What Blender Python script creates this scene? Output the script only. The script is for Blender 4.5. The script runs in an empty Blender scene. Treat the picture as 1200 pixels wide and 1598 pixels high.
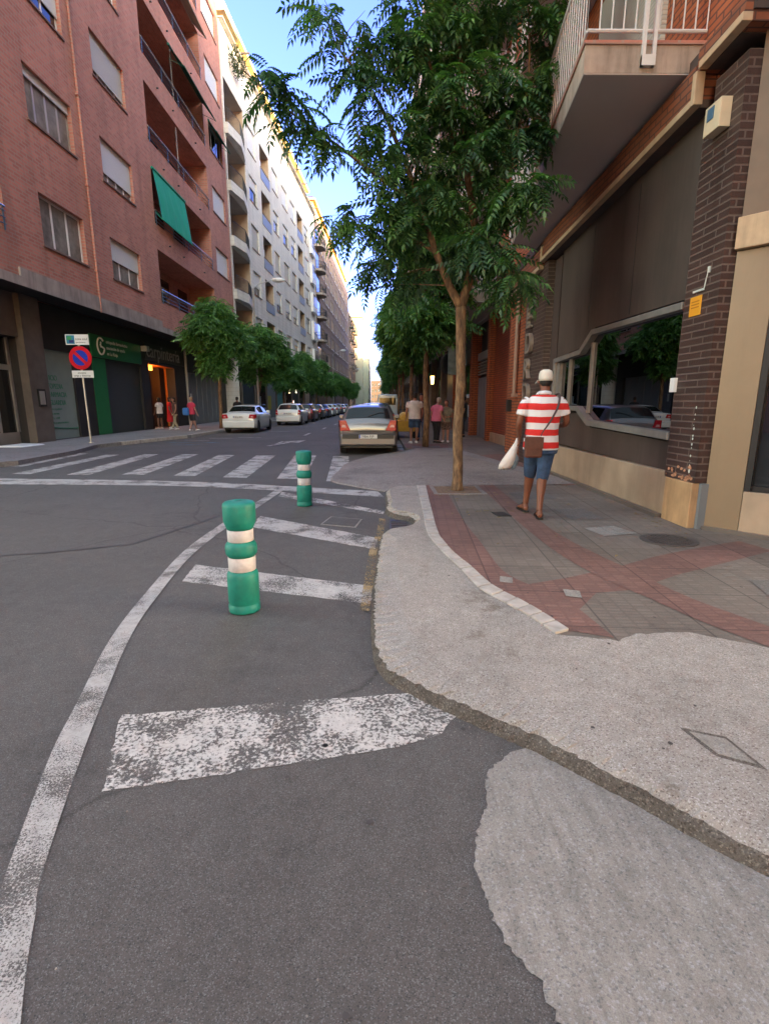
import bpy, bmesh, math, random
import numpy as np
from mathutils import Vector, Matrix
rad = math.radians
random.seed(7)
rng = np.random.default_rng(7)
scene = bpy.context.scene
COL = scene.collection
# ------------------------------------------------------------------ camera
cd = bpy.data.cameras.new('camera'); cam = bpy.data.objects.new('camera', cd); COL.objects.link(cam)
cd.sensor_fit = 'VERTICAL'; cd.sensor_height = 24; cd.lens = 24*795/1598
cd.clip_start = .05; cd.clip_end = 3000
cam.location = (0, 0, 1.45); cam.rotation_euler = (rad(90-12.0), 0, rad(-0.775))
scene.camera = cam
# ------------------------------------------------------------------ world, sun, exposure
SUN_EL, SUN_AZ = 9.0, 128.0            # azimuth clockwise from +Y (up the street)
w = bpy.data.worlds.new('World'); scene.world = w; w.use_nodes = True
nt = w.node_tree; nt.nodes.clear()
sky = nt.nodes.new('ShaderNodeTexSky'); sky.sky_type = 'NISHITA'; sky.sun_disc = False
sky.sun_elevation = rad(SUN_EL); sky.sun_rotation = rad(SUN_AZ); sky.air_density = 1.0; sky.dust_density = 1.0; sky.ozone_density = 1.5
bg = nt.nodes.new('ShaderNodeBackground'); bg.inputs['Strength'].default_value = 0.15
# sky boosted overhead and behind the camera to lift the light in the street
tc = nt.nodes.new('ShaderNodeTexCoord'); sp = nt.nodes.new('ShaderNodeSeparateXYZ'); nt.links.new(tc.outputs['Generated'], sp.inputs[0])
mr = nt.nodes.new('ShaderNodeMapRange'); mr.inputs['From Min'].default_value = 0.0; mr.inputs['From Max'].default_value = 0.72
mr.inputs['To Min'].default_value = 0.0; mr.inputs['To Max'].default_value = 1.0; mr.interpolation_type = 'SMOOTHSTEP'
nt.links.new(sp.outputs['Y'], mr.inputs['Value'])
mc = nt.nodes.new('ShaderNodeMix'); mc.data_type = 'RGBA'; mc.inputs[6].default_value = (4.9, 3.8, 2.75, 1); mc.inputs[7].default_value = (.82, .84, 2.05, 1)   # added warm boost behind the camera -> blue tint up the street
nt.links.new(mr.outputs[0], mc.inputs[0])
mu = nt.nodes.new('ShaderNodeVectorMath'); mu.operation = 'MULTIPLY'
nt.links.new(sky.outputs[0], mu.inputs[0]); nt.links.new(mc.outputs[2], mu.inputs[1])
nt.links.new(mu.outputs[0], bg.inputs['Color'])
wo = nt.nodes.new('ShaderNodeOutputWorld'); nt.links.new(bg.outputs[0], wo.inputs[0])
ld = bpy.data.lights.new('sun', 'SUN'); ld.energy = 5; ld.angle = rad(.6); ld.color = (1, .74, .42)
sun = bpy.data.objects.new('sun', ld); COL.objects.link(sun)
sv = Vector((math.sin(rad(SUN_AZ))*math.cos(rad(SUN_EL)), math.cos(rad(SUN_AZ))*math.cos(rad(SUN_EL)), math.sin(rad(SUN_EL))))
sun.rotation_euler = sv.to_track_quat('Z', 'Y').to_euler(); sun.location = (20, -20, 40)
scene.view_settings.view_transform = 'Standard'; scene.view_settings.look = 'None'
scene.view_settings.exposure = 2.2; scene.view_settings.gamma = 1
scene.render.engine = 'CYCLES'
scene.cycles.max_bounces = 7; scene.cycles.diffuse_bounces = 5; scene.cycles.glossy_bounces = 3
scene.cycles.transparent_max_bounces = 12; scene.cycles.caustics_reflective = False
try: scene.cycles.use_denoising = True
except Exception: pass

# ------------------------------------------------------------------ materials
MATS = {}
def nmat(name):
    m = bpy.data.materials.new(name); m.use_nodes = True; MATS[name] = m
    return m, m.node_tree, m.node_tree.nodes['Principled BSDF']
def noise(nt, scale, detail=4, coord='Object', rough=.6, vec=None):
    n = nt.nodes.new('ShaderNodeTexNoise'); n.inputs['Scale'].default_value = scale; n.inputs['Detail'].default_value = detail
    n.inputs['Roughness'].default_value = rough
    if vec is None:
        t = nt.nodes.new('ShaderNodeTexCoord'); vec = t.outputs[coord]
    nt.links.new(vec, n.inputs['Vector']); return n
def ramp(nt, src, stops):
    r = nt.nodes.new('ShaderNodeValToRGB'); e = r.color_ramp.elements
    while len(e) < len(stops): e.new(.5)
    for i, (p, c) in enumerate(stops):
        e[i].position = p; e[i].color = (*c, 1) if len(c) == 3 else c
    nt.links.new(src, r.inputs[0]); return r
def mixc(nt, fac, a, b, mode='MIX'):
    x = nt.nodes.new('ShaderNodeMix'); x.data_type = 'RGBA'; x.blend_type = mode
    for sock, v in ((x.inputs[0], fac), (x.inputs[6], a), (x.inputs[7], b)):
        if isinstance(v, (int, float)): sock.default_value = v
        elif isinstance(v, tuple): sock.default_value = (*v, 1)
        else: nt.links.new(v, sock)
    return x.outputs[2]
def bump(nt, p, h, strength=.3, dist=.01):
    b = nt.nodes.new('ShaderNodeBump'); b.inputs['Strength'].default_value = strength; b.inputs['Distance'].default_value = dist
    nt.links.new(h, b.inputs['Height']); nt.links.new(b.outputs[0], p.inputs['Normal']); return b
def M(name, col, rough=.7, metal=0, var=.12, scale=3, bp=0, bs=80, bd=.004, coat=0, emit=None, es=0):
    if name in MATS: return MATS[name]
    m, nt, p = nmat(name)
    p.inputs['Roughness'].default_value = rough; p.inputs['Metallic'].default_value = metal
    if coat: p.inputs['Coat Weight'].default_value = coat; p.inputs['Coat Roughness'].default_value = .05
    if var:
        n = noise(nt, scale, 5)
        r = ramp(nt, n.outputs['Fac'], [(.3, tuple(c*(1-var) for c in col)), (.7, tuple(min(1, c*(1+var)) for c in col))])
        nt.links.new(r.outputs[0], p.inputs['Base Color'])
    else: p.inputs['Base Color'].default_value = (*col, 1)
    if bp:
        n2 = noise(nt, bs, 3); bump(nt, p, n2.outputs['Fac'], bp, bd)
    if emit: p.inputs['Emission Color'].default_value = (*emit, 1); p.inputs['Emission Strength'].default_value = es
    return m
def brick(name, c1, c2, mortar, bw=.25, bh=.07, ms=.012, big=.25, bigs=.35, rough=.85, bp=.4, squash=False):
    m, nt, p = nmat(name)
    t = nt.nodes.new('ShaderNodeTexCoord'); b = nt.nodes.new('ShaderNodeTexBrick')
    nt.links.new(t.outputs['UV'], b.inputs['Vector'])
    b.inputs['Scale'].default_value = 1; b.inputs['Brick Width'].default_value = bw; b.inputs['Row Height'].default_value = bh
    b.inputs['Mortar Size'].default_value = ms; b.inputs['Mortar Smooth'].default_value = .2; b.inputs['Bias'].default_value = 0
    b.inputs['Color1'].default_value = (*c1, 1); b.inputs['Color2'].default_value = (*c2, 1); b.inputs['Mortar'].default_value = (*mortar, 1)
    n = noise(nt, bigs, 6)
    r = ramp(nt, n.outputs['Fac'], [(.3, (1-big,)*3), (.7, (1+big*.4,)*3)])
    c = mixc(nt, 1.0, b.outputs['Color'], r.outputs[0], 'MULTIPLY')
    nt.links.new(c, p.inputs['Base Color']); p.inputs['Roughness'].default_value = rough
    inv = nt.nodes.new('ShaderNodeMath'); inv.operation = 'SUBTRACT'; inv.inputs[0].default_value = 1; nt.links.new(b.outputs['Fac'], inv.inputs[1])
    n3 = noise(nt, 60, 3); ad = nt.nodes.new('ShaderNodeMath'); ad.operation = 'MULTIPLY_ADD'; nt.links.new(n3.outputs['Fac'], ad.inputs[0]); ad.inputs[1].default_value = .3
    nt.links.new(inv.outputs[0], ad.inputs[2])
    bump(nt, p, ad.outputs[0], bp, .008)
    return m
def speckle(name, base, dark, light, s1=260, s2=90, big=(.85, 1.1), bigs=.7, rough=.9, bp=.5, bd=.004, tint=None, cracks=False):
    """asphalt / exposed aggregate: stone grains, binder and large soft patches"""
    m, nt, p = nmat(name)
    t = nt.nodes.new('ShaderNodeTexCoord'); o = t.outputs['Object']
    v = nt.nodes.new('ShaderNodeTexVoronoi'); v.inputs['Scale'].default_value = s2; nt.links.new(o, v.inputs['Vector'])
    sp = nt.nodes.new('ShaderNodeSeparateColor'); nt.links.new(v.outputs['Color'], sp.inputs[0])
    r1 = ramp(nt, sp.outputs[0], [(0, dark), (.2, base), (.8, base), (.93, light), (1, light)])
    n1 = noise(nt, s1, 3, vec=o); r2 = ramp(nt, n1.outputs['Fac'], [(.3, (.72,)*3), (.5, (1,)*3), (.75, (1.2,)*3)])
    c = mixc(nt, 1.0, r1.outputs[0], r2.outputs[0], 'MULTIPLY')
    n2 = noise(nt, bigs, 7, vec=o, rough=.65); r3 = ramp(nt, n2.outputs['Fac'], [(.25, (big[0],)*3), (.75, tuple(big[1]*k for k in (tint or (1, 1, 1))))])
    c = mixc(nt, 1.0, c, r3.outputs[0], 'MULTIPLY')
    n6 = noise(nt, .8, 9, vec=o, rough=.75); r6 = ramp(nt, n6.outputs['Fac'], [(.36, (.80,)*3), (.46, (1,)*3), (.60, (1,)*3), (.68, (1.16, 1.14, 1.1))]); c = mixc(nt, 1.0, c, r6.outputs[0], 'MULTIPLY')
    n4 = noise(nt, 9, 6, vec=o, rough=.7); r4 = ramp(nt, n4.outputs['Fac'], [(.3, (.86,)*3), (.7, (1.1,)*3)])
    c = mixc(nt, 1.0, c, r4.outputs[0], 'MULTIPLY')
    if cracks:
        v2 = nt.nodes.new('ShaderNodeTexVoronoi'); v2.feature = 'DISTANCE_TO_EDGE'; v2.inputs['Scale'].default_value = .33
        wv = noise(nt, 1.5, 5, vec=o); wm = mixc(nt, .25, o, wv.outputs['Color'])
        nt.links.new(wm, v2.inputs['Vector'])
        r5 = ramp(nt, v2.outputs['Distance'], [(0, (.62,)*3), (.0035, (1,)*3)])
        c = mixc(nt, 1.0, c, r5.outputs[0], 'MULTIPLY')
    nt.links.new(c, p.inputs['Base Color']); p.inputs['Roughness'].default_value = rough
    mm = nt.nodes.new('ShaderNodeMath'); mm.operation = 'ADD'; nt.links.new(v.outputs['Distance'], mm.inputs[0]); nt.links.new(n1.outputs['Fac'], mm.inputs[1])
    bump(nt, p, mm.outputs[0], bp, bd)
    return m
def paint(name, col, wear=.5, sc=70):
    """road paint with the worn spots open down to the asphalt"""
    m, nt, p = nmat(name)
    t = nt.nodes.new('ShaderNodeTexCoord'); o = t.outputs['Object']
    a = noise(nt, sc, 6, vec=o, rough=.75); b = noise(nt, 3.2, 4, vec=o)
    mx = nt.nodes.new('ShaderNodeMath'); mx.operation = 'MULTIPLY_ADD'; nt.links.new(b.outputs['Fac'], mx.inputs[0]); mx.inputs[1].default_value = .75
    nt.links.new(a.outputs['Fac'], mx.inputs[2])
    r = ramp(nt, mx.outputs[0], [(max(0, wear-.035), (0, 0, 0)), (wear+.035, (1, 1, 1))])
    # math output can pass 1: scale it down first
    sc_ = nt.nodes.new('ShaderNodeMath'); sc_.operation = 'MULTIPLY'; sc_.inputs[1].default_value = .57
    nt.links.new(mx.outputs[0], sc_.inputs[0]); nt.links.new(sc_.outputs[0], r.inputs[0])
    n = noise(nt, 25, 5, vec=o); rc = ramp(nt, n.outputs['Fac'], [(.3, tuple(c*.72 for c in col)), (.65, col)])
    nt.links.new(rc.outputs[0], p.inputs['Base Color']); p.inputs['Roughness'].default_value = .75
    nt.links.new(r.outputs[0], p.inputs['Alpha'])
    bump(nt, p, a.outputs['Fac'], .3, .003)
    return m

m_asph = speckle('asphalt', (.10, .088, .081), (.045, .044, .046), (.17, .165, .16), 520, 330, (.74, 1.16), .35, bp=.5, bd=.002, cracks=True)
m_conc = speckle('rough_concrete', (.335, .298, .265), (.16, .13, .115), (.46, .43, .41), 420, 190, (.8, 1.1), .9, bp=.6, bd=.003)
m_patch = speckle('smooth_concrete', (.27, .245, .215), (.17, .16, .155), (.33, .31, .30), 330, 170, (.82, 1.1), 1.1, bp=.4, bd=.002)
def streaks(m, angle, k=.2, s=26):
    nt = m.node_tree; p = nt.nodes['Principled BSDF']; src = p.inputs['Base Color'].links[0].from_socket
    t = nt.nodes.new('ShaderNodeTexCoord'); mp = nt.nodes.new('ShaderNodeMapping'); mp.inputs['Rotation'].default_value = (0, 0, angle); mp.inputs['Scale'].default_value = (1, .12, 1)
    nt.links.new(t.outputs['Object'], mp.inputs[0]); n = noise(nt, s, 7, vec=mp.outputs[0], rough=.75); r = ramp(nt, n.outputs['Fac'], [(.3, (1-k,)*3), (.5, (1,)*3), (.72, (1+k*.7,)*3)])
    nt.links.new(mixc(nt, 1.0, src, r.outputs[0], 'MULTIPLY'), p.inputs['Base Color'])
streaks(m_patch, rad(-38), .26)
def stains(m, scale, lo, k, col=(.55, .5, .46)):
    nt = m.node_tree; p = nt.nodes['Principled BSDF']; src = p.inputs['Base Color'].links[0].from_socket
    n = noise(nt, scale, 8, rough=.72); r = ramp(nt, n.outputs['Fac'], [(lo-.09, tuple(1-(1-c)*k for c in col)), (lo, (1, 1, 1))])
    nt.links.new(mixc(nt, 1.0, src, r.outputs[0], 'MULTIPLY'), p.inputs['Base Color'])
stains(m_conc, 2.3, .42, .8); stains(m_conc, 28, .36, 1.0); stains(m_asph, 14, .33, .8); stains(m_patch, 6, .38, .7)
m_kedge = speckle('kerb_face_dirt', (.115, .098, .086), (.055, .042, .036), (.22, .19, .165), 220, 170, (.5, 1.25), 4, bp=.8, bd=.006)
m_drive = speckle('driveway_concrete', (.245, .21, .195), (.16, .14, .13), (.33, .3, .28), 160, 70, (.8, 1.1), .8, bp=.4)
m_walkL = speckle('left_pavement_concrete', (.24, .22, .22), (.17, .16, .16), (.3, .28, .27), 120, 40, (.8, 1.1), .5, bp=.3)
m_white = paint('road_paint_white', (.49, .455, .42), .462, 95)
m_linep = paint('edge_line_paint', (.45, .42, .39), .468, 130)
m_whiteworn = paint('road_paint_white_worn', (.56, .52, .48), .498, 62)
m_yellow = paint('road_paint_yellow', (.42, .29, .13), .515)
m_blue = paint('road_paint_blue', (.12, .30, .42), .5)

stains_late = []
def tiles(name, col, tw, th, ms, var=.1, grout=.6, bumpy=.5):
    m, nt, p = nmat(name)
    t = nt.nodes.new('ShaderNodeTexCoord'); mp = nt.nodes.new('ShaderNodeMapping'); mp.inputs['Rotation'].default_value = (0, 0, rad(4))
    nt.links.new(t.outputs['Object'], mp.inputs[0])
    b = nt.nodes.new('ShaderNodeTexBrick'); b.offset = 0; nt.links.new(mp.outputs[0], b.inputs['Vector'])
    b.inputs['Scale'].default_value = 1; b.inputs['Brick Width'].default_value = tw; b.inputs['Row Height'].default_value = th
    b.inputs['Mortar Size'].default_value = ms; b.inputs['Mortar Smooth'].default_value = .3
    b.inputs['Color1'].default_value = (*[c*(1-var) for c in col], 1); b.inputs['Color2'].default_value = (*[c*(1+var) for c in col], 1)
    b.inputs['Mortar'].default_value = (*[c*grout for c in col], 1)
    b2 = nt.nodes.new('ShaderNodeTexBrick'); b2.offset = 0; nt.links.new(mp.outputs[0], b2.inputs['Vector'])
    b2.inputs['Scale'].default_value = 1; b2.inputs['Brick Width'].default_value = .6; b2.inputs['Row Height'].default_value = .6; b2.inputs['Mortar Size'].default_value = .006
    b2.inputs['Color1'].default_value = (.86,)*3+(1,); b2.inputs['Color2'].default_value = (1.08,)*3+(1,); b2.inputs['Mortar'].default_value = (.6,)*3+(1,)
    c = mixc(nt, 1.0, b.outputs['Color'], b2.outputs['Color'], 'MULTIPLY')
    n = noise(nt, 1.3, 8, rough=.7); r = ramp(nt, n.outputs['Fac'], [(.3, (.72, .7, .7)), (.7, (1.15, 1.13, 1.1))])
    c = mixc(nt, 1.0, c, r.outputs[0], 'MULTIPLY')
    n = noise(nt, 120, 4); r = ramp(nt, n.outputs['Fac'], [(.3, (.8,)*3), (.7, (1.15,)*3)])
    c = mixc(nt, 1.0, c, r.outputs[0], 'MULTIPLY')
    nt.links.new(c, p.inputs['Base Color']); p.inputs['Roughness'].default_value = .8
    inv = nt.nodes.new('ShaderNodeMath'); inv.operation = 'SUBTRACT'; inv.inputs[0].default_value = 1; nt.links.new(b.outputs['Fac'], inv.inputs[1])
    bump(nt, p, inv.outputs[0], bumpy, .006)
    return m
m_pave = tiles('grey_paving', (.185, .153, .130), .1, .048, .010, .12, .86)
m_red = tiles('red_paving', (.20, .108, .090), .1, .05, .011, .16, .86)

m_redbrick = brick('red_brick', (.60, .245, .18), (.46, .175, .13), (.46, .29, .23), .30, .11, .018, .2, .25)
m_orbrick = brick('orange_brick', (.46, .13, .045), (.36, .09, .03), (.14, .05, .03), .25, .075, .012, .2, .5)
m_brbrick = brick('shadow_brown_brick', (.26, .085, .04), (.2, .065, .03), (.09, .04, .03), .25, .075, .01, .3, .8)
m_dkbrick = brick('dark_glazed_brick', (.075, .040, .034), (.05, .028, .025), (.15, .11, .095), .42, .074, .009, .3, 1.2, rough=.42, bp=.8)
m_chip = M('chipped_brick_core', (.55, .27, .16), .9, var=.3, scale=40)
m_cream = M('cream_stone', (.46, .33, .21), .7, var=.12, scale=5, bp=.15)
m_plinth = M('beige_granite', (.34, .25, .18), .55, var=.16, scale=2.2, bp=.1, bs=150)
m_plinth2 = M('ochre_granite', (.45, .28, .15), .5, var=.2, scale=3)
m_panel = M('brown_wall_panel', (.062, .042, .037), .6, var=.25, scale=1.2, bp=.2, bs=40)
m_panel2 = M('grey_wall_panel', (.066, .048, .041), .65, var=.25, scale=.8, bp=.15)
m_tan = M('tan_metal_panel', (.27, .195, .13), .38, .35, var=.08, scale=1.5)
m_frame = M('dull_metal_frame', (.25, .235, .225), .45, .4, var=.15, scale=6)
m_alu = M('aluminium_frame', (.42, .40, .38), .4, .5, var=.08)
m_alud = M('dark_metal_frame', (.035, .033, .035), .4, .5, var=.1)
m_glass = M('dark_window_glass', (.012, .014, .016), .03, 0, var=0)
m_glass.node_tree.nodes['Principled BSDF'].inputs['Specular IOR Level'].default_value = .8
m_cglass = M('curtained_window_glass', (.20, .19, .18), .12, 0, var=.35, scale=2.5)
m_shut = None
def wallstreaks(m, k=.22, s=1.6):
    nt = m.node_tree; p = nt.nodes['Principled BSDF']; src = p.inputs['Base Color'].links[0].from_socket
    t = nt.nodes.new('ShaderNodeTexCoord'); mp = nt.nodes.new('ShaderNodeMapping'); mp.inputs['Scale'].default_value = (1, 1, .10)
    nt.links.new(t.outputs['Object'], mp.inputs[0]); n = noise(nt, s, 8, vec=mp.outputs[0], rough=.7); r = ramp(nt, n.outputs['Fac'], [(.34, (1-k,)*3), (.5, (1,)*3), (.7, (1+k*.4,)*3)])
    nt.links.new(mixc(nt, 1.0, src, r.outputs[0], 'MULTIPLY'), p.inputs['Base Color'])
def shutter_mat(name, col):
    m, nt, p = nmat(name); p.inputs['Base Color'].default_value = (*col, 1); p.inputs['Roughness'].default_value = .55
    t = nt.nodes.new('ShaderNodeTexCoord'); wv = nt.nodes.new('ShaderNodeTexWave'); wv.bands_direction = 'Z'; wv.inputs['Scale'].default_value = 6.3
    nt.links.new(t.outputs['Object'], wv.inputs['Vector']); r = ramp(nt, wv.outputs['Fac'], [(.0, tuple(c*.7 for c in col)), (.25, col)])
    nt.links.new(r.outputs[0], p.inputs['Base Color']); bump(nt, p, wv.outputs['Fac'], .5, .01); return m
m_shut = shutter_mat('white_roller_shutter', (.72, .73, .71))
m_shutg = shutter_mat('grey_roller_shutter', (.042, .052, .055))
m_smooth = speckle('smooth_brown_tile', (.15, .132, .12), (.11, .1, .09), (.19, .17, .16), 200, 90, (.85, 1.1), .8, bp=.2)
m_shutb = shutter_mat('beige_roller_shutter', (.52, .50, .43))
m_wframe = M('white_window_frame', (.76, .76, .76), .4, var=.05)
m_sill = M('stone_sill', (.20, .13, .11), .8)
m_plaster = M('grey_plaster', (.34, .31, .29), .9, var=.1, scale=1)
m_soffit = M('soffit_plaster', (.50, .445, .425), .9, var=.06, scale=.8)
m_fascia = M('weathered_concrete_fascia', (.40, .32, .26), .85, var=.2, scale=4, bp=.2)
m_bandc = M('concrete_band', (.36, .31, .28), .85, var=.2, scale=1.5, bp=.2)
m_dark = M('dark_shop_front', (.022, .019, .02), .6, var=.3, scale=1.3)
m_marble = M('grey_brown_marble', (.12, .10, .09), .35, var=.25, scale=2)
m_whitewall = brick('white_tiled_wall', (.74, .72, .69), (.69, .67, .645), (.56, .54, .5), .6, .3, .012, .14, .15, bp=.1)
m_tanwall = M('tan_tiled_wall', (.45, .34, .25), .8, var=.12, scale=2)
m_beige = brick('beige_brick', (.34, .25, .20), (.30, .215, .17), (.26, .2, .17), .5, .16, .012, .14, .12, bp=.1)
m_yel = M('sunlit_cream_wall', (.62, .52, .32), .85, var=.06, scale=.1)
m_greenw = M('pale_green_wall', (.42, .46, .38), .85, var=.08, scale=.1)
m_orwall = M('orange_rendered_wall', (.52, .26, .14), .85, var=.08, scale=.1)
m_pale = M('pale_rendered_wall', (.55, .48, .44), .85, var=.08, scale=.1)
m_rail = M('white_painted_railing', (.70, .68, .66), .4, var=.05)
m_railb = M('blue_steel_railing', (.10, .17, .26), .35, .4, var=.1)
m_railc = M('chrome_handrail', (.55, .57, .6), .25, .8, var=.05)
m_raild = M('dark_iron_railing', (.06, .065, .075), .5, .3, var=.1)
m_railg = M('grey_railing_panel', (.22, .26, .28), .4, .1, var=.1)
m_awn = M('green_awning_fabric', (.01, .36, .24), .85, var=.06, scale=2)
m_awnd = M('dark_green_awning_fabric', (.012, .13, .09), .85, var=.15, scale=2)
m_kerbst = M('granite_kerbstone', (.40, .36, .325), .8, var=.25, scale=9, bp=.3, bs=90)
m_soil = M('dry_soil', (.19, .12, .08), .95, var=.35, scale=18, bp=.8, bs=50, bd=.02)
m_iron = M('cast_iron', (.10, .085, .08), .6, .4, var=.2, scale=20, bp=.3, bs=60)
m_black = M('black_plastic', (.015, .015, .016), .45, var=.1)
m_gatec = M('grey_painted_gate', (.17, .19, .21), .5, var=.08, scale=.6)
m_greenp = M('green_shop_panel', (.009, .15, .05), .45, var=.08)
m_txt = M('white_lettering', (.62, .66, .62), .5, var=0)
m_txtg = M('green_lettering', (.02, .24, .11), .5, var=0)
m_txtk = M('black_lettering', (.02, .02, .02), .5, var=0)
m_txtb = M('bronze_lettering', (.34, .27, .23), .4, .3, var=.1)

for m_, k_, s_ in ((m_redbrick, .2, 1.2), (m_orbrick, .25, 2), (m_whitewall, .16, 1.2), (m_panel2, .35, 2.2), (m_panel, .35, 2.5), (m_plinth, .2, 3), (m_plinth2, .3, 5), (m_fascia, .35, 5), (m_cream, .2, 4), (m_bandc, .35, 2.5), (m_tan, .1, 3), (m_beige, .15, 1), (m_dkbrick, .3, 3)): wallstreaks(m_, k_, s_)
stains(m_pave, 7, .40, .7); stains(m_red, 7, .40, .7); stains(m_drive, 3, .42, .7); stains(m_walkL, 3, .42, .6)
# ------------------------------------------------------------------ mesh helpers
def axis_uv(me):
    nf = len(me.polygons)
    if not nf: return
    uv = me.uv_layers.new(name='UVMap'); nl = len(me.loops)
    co = np.empty(len(me.vertices)*3); me.vertices.foreach_get('co', co); co = co.reshape(-1, 3)
    vi = np.empty(nl, dtype=np.int64); me.loops.foreach_get('vertex_index', vi)
    nr = np.empty(nf*3); me.polygons.foreach_get('normal', nr); nr = np.abs(nr.reshape(-1, 3))
    tot = np.empty(nf, dtype=np.int64); me.polygons.foreach_get('loop_total', tot)
    fn = np.repeat(np.argmax(nr, axis=1), tot); c = co[vi]
    u = np.where(fn == 0, c[:, 1], c[:, 0]); v = np.where(fn == 2, c[:, 1], c[:, 2])
    uv.data.foreach_set('uv', np.stack([u, v], 1).ravel())
class MB:
    def __init__(s): s.v = []; s.f = []; s.m = []; s.mi = 0
    def add(s, vs, fs, mi=None):
        b = len(s.v); s.v += [tuple(v) for v in vs]; s.f += [tuple(i+b for i in f) for f in fs]
        s.m += [s.mi if mi is None else mi]*len(fs); return s
    def box(s, x0, x1, y0, y1, z0, z1, mi=None):
        return s.add([(x, y, z) for z in (z0, z1) for y in (y0, y1) for x in (x0, x1)],
                     [(0, 2, 3, 1), (4, 5, 7, 6), (0, 1, 5, 4), (2, 6, 7, 3), (0, 4, 6, 2), (1, 3, 7, 5)], mi)
    def hexa(s, b, t, mi=None):      # bottom ring and top ring of the same length
        n = len(b); return s.add(list(b)+list(t), [tuple(range(n))[::-1], tuple(range(n, 2*n))]+[(i, (i+1) % n, n+(i+1) % n, n+i) for i in range(n)], mi)
    def prism(s, poly, z0, z1, mi=None): return s.hexa([(x, y, z0) for x, y in poly], [(x, y, z1) for x, y in poly], mi)
    def quad(s, a, b, c, d, mi=None): return s.add([a, b, c, d], [(0, 1, 2, 3)], mi)
    def tube(s, pts, r, n=8, mi=None, cap=True):
        pts = [Vector(p) for p in pts]; k = len(pts); rs = r if isinstance(r, (list, tuple)) else [r]*k
        vs = []; prev = None
        for i, p in enumerate(pts):
            t = (pts[min(i+1, k-1)]-pts[max(i-1, 0)]).normalized()
            if prev is None:
                a = Vector((0, 0, 1)) if abs(t.z) < .9 else Vector((1, 0, 0)); x = t.cross(a).normalized()
            else: x = (prev-t*prev.dot(t)).normalized()
            prev = x; y = t.cross(x)
            for j in range(n):
                an = 2*math.pi*j/n; vs.append(p+(x*math.cos(an)+y*math.sin(an))*rs[i])
        fs = [(i*n+j, i*n+(j+1) % n, (i+1)*n+(j+1) % n, (i+1)*n+j) for i in range(k-1) for j in range(n)]
        if cap: fs += [tuple(range(n))[::-1], tuple(range((k-1)*n, k*n))]
        return s.add(vs, fs, mi)
    def lathe(s, prof, c=(0, 0, 0), n=32, mi=None, axis='z'):
        vs = []; k = len(prof)
        for r, z in prof:
            for j in range(n):
                a = 2*math.pi*j/n; x, y = r*math.cos(a), r*math.sin(a)
                vs.append((c[0]+x, c[1]+y, c[2]+z) if axis == 'z' else (c[0]+z, c[1]+x, c[2]+y) if axis == 'x' else (c[0]+x, c[1]+z, c[2]+y))
        fs = [(i*n+j, i*n+(j+1) % n, (i+1)*n+(j+1) % n, (i+1)*n+j) for i in range(k-1) for j in range(n)]
        fs += [tuple(range(n))[::-1], tuple(range((k-1)*n, k*n))]
        return s.add(vs, fs, mi)
    def loft(s, rings, mi=None, cap=True):
        n = len(rings[0]); vs = [v for r in rings for v in r]; k = len(rings)
        fs = [(i*n+j, i*n+(j+1) % n, (i+1)*n+(j+1) % n, (i+1)*n+j) for i in range(k-1) for j in range(n)]
        if cap: fs += [tuple(range(n))[::-1], tuple(range((k-1)*n, k*n))]
        return s.add(vs, fs, mi)
    def wall(s, u0, u1, v0, v1, holes, fn, depth=.2, mi=None):
        """wall sheet with rectangular holes and their reveals; fn(u,v,d)->xyz, d = inward"""
        us = sorted({u0, u1}|{round(h[0], 4) for h in holes}|{round(h[1], 4) for h in holes}); vs = sorted({v0, v1}|{round(h[2], 4) for h in holes}|{round(h[3], 4) for h in holes})
        us = [u for u in us if u0 <= u <= u1]; vs = [v for v in vs if v0 <= v <= v1]
        for i in range(len(us)-1):
            run = None
            for j in range(len(vs)-1):
                uc, vc = (us[i]+us[i+1])/2, (vs[j]+vs[j+1])/2
                hole = any(h[0] < uc < h[1] and h[2] < vc < h[3] for h in holes)
                if not hole: s.quad(fn(us[i], vs[j], 0), fn(us[i+1], vs[j], 0), fn(us[i+1], vs[j+1], 0), fn(us[i], vs[j+1], 0), mi)
        for h in holes:
            a, b, c, d = h[:4]; dp = h[4] if len(h) > 4 else depth
            for (p, q, r, t) in ((a, c, b, c), (b, c, b, d), (b, d, a, d), (a, d, a, c)):
                s.quad(fn(p, q, 0), fn(r, t, 0), fn(r, t, dp), fn(p, q, dp), mi)
        return s
    def each(s, boxes, name, mat, parent, **k):
        for b in boxes: m_ = MB(); m_.box(*b); m_.build(name, mat, parent, **k)
    def build(s, name, mats, parent=None, smooth=False, bevel=0, offset=None, auto=None):
        me = bpy.data.meshes.new(name)
        v = s.v
        if offset is not None: v = [(a-offset[0], b-offset[1], c-offset[2]) for a, b, c in v]
        me.from_pydata(v, [], s.f); me.update()
        for m in (mats if isinstance(mats, (list, tuple)) else [mats]): me.materials.append(m)
        me.polygons.foreach_set('material_index', s.m)
        axis_uv(me)
        if smooth: me.polygons.foreach_set('use_smooth', [True]*len(me.polygons))
        me.update()
        o = bpy.data.objects.new(name, me); COL.objects.link(o)
        if parent: o.parent = parent
        if bevel:
            b = o.modifiers.new('bevel', 'BEVEL'); b.width = bevel; b.segments = 2; b.limit_method = 'ANGLE'; b.angle_limit = rad(40)
        return o
def tag(o, label=None, cat=None, group=None, kind=None):
    if label: o['label'] = label
    if cat: o['category'] = cat
    if group: o['group'] = group
    if kind: o['kind'] = kind
    return o
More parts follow.
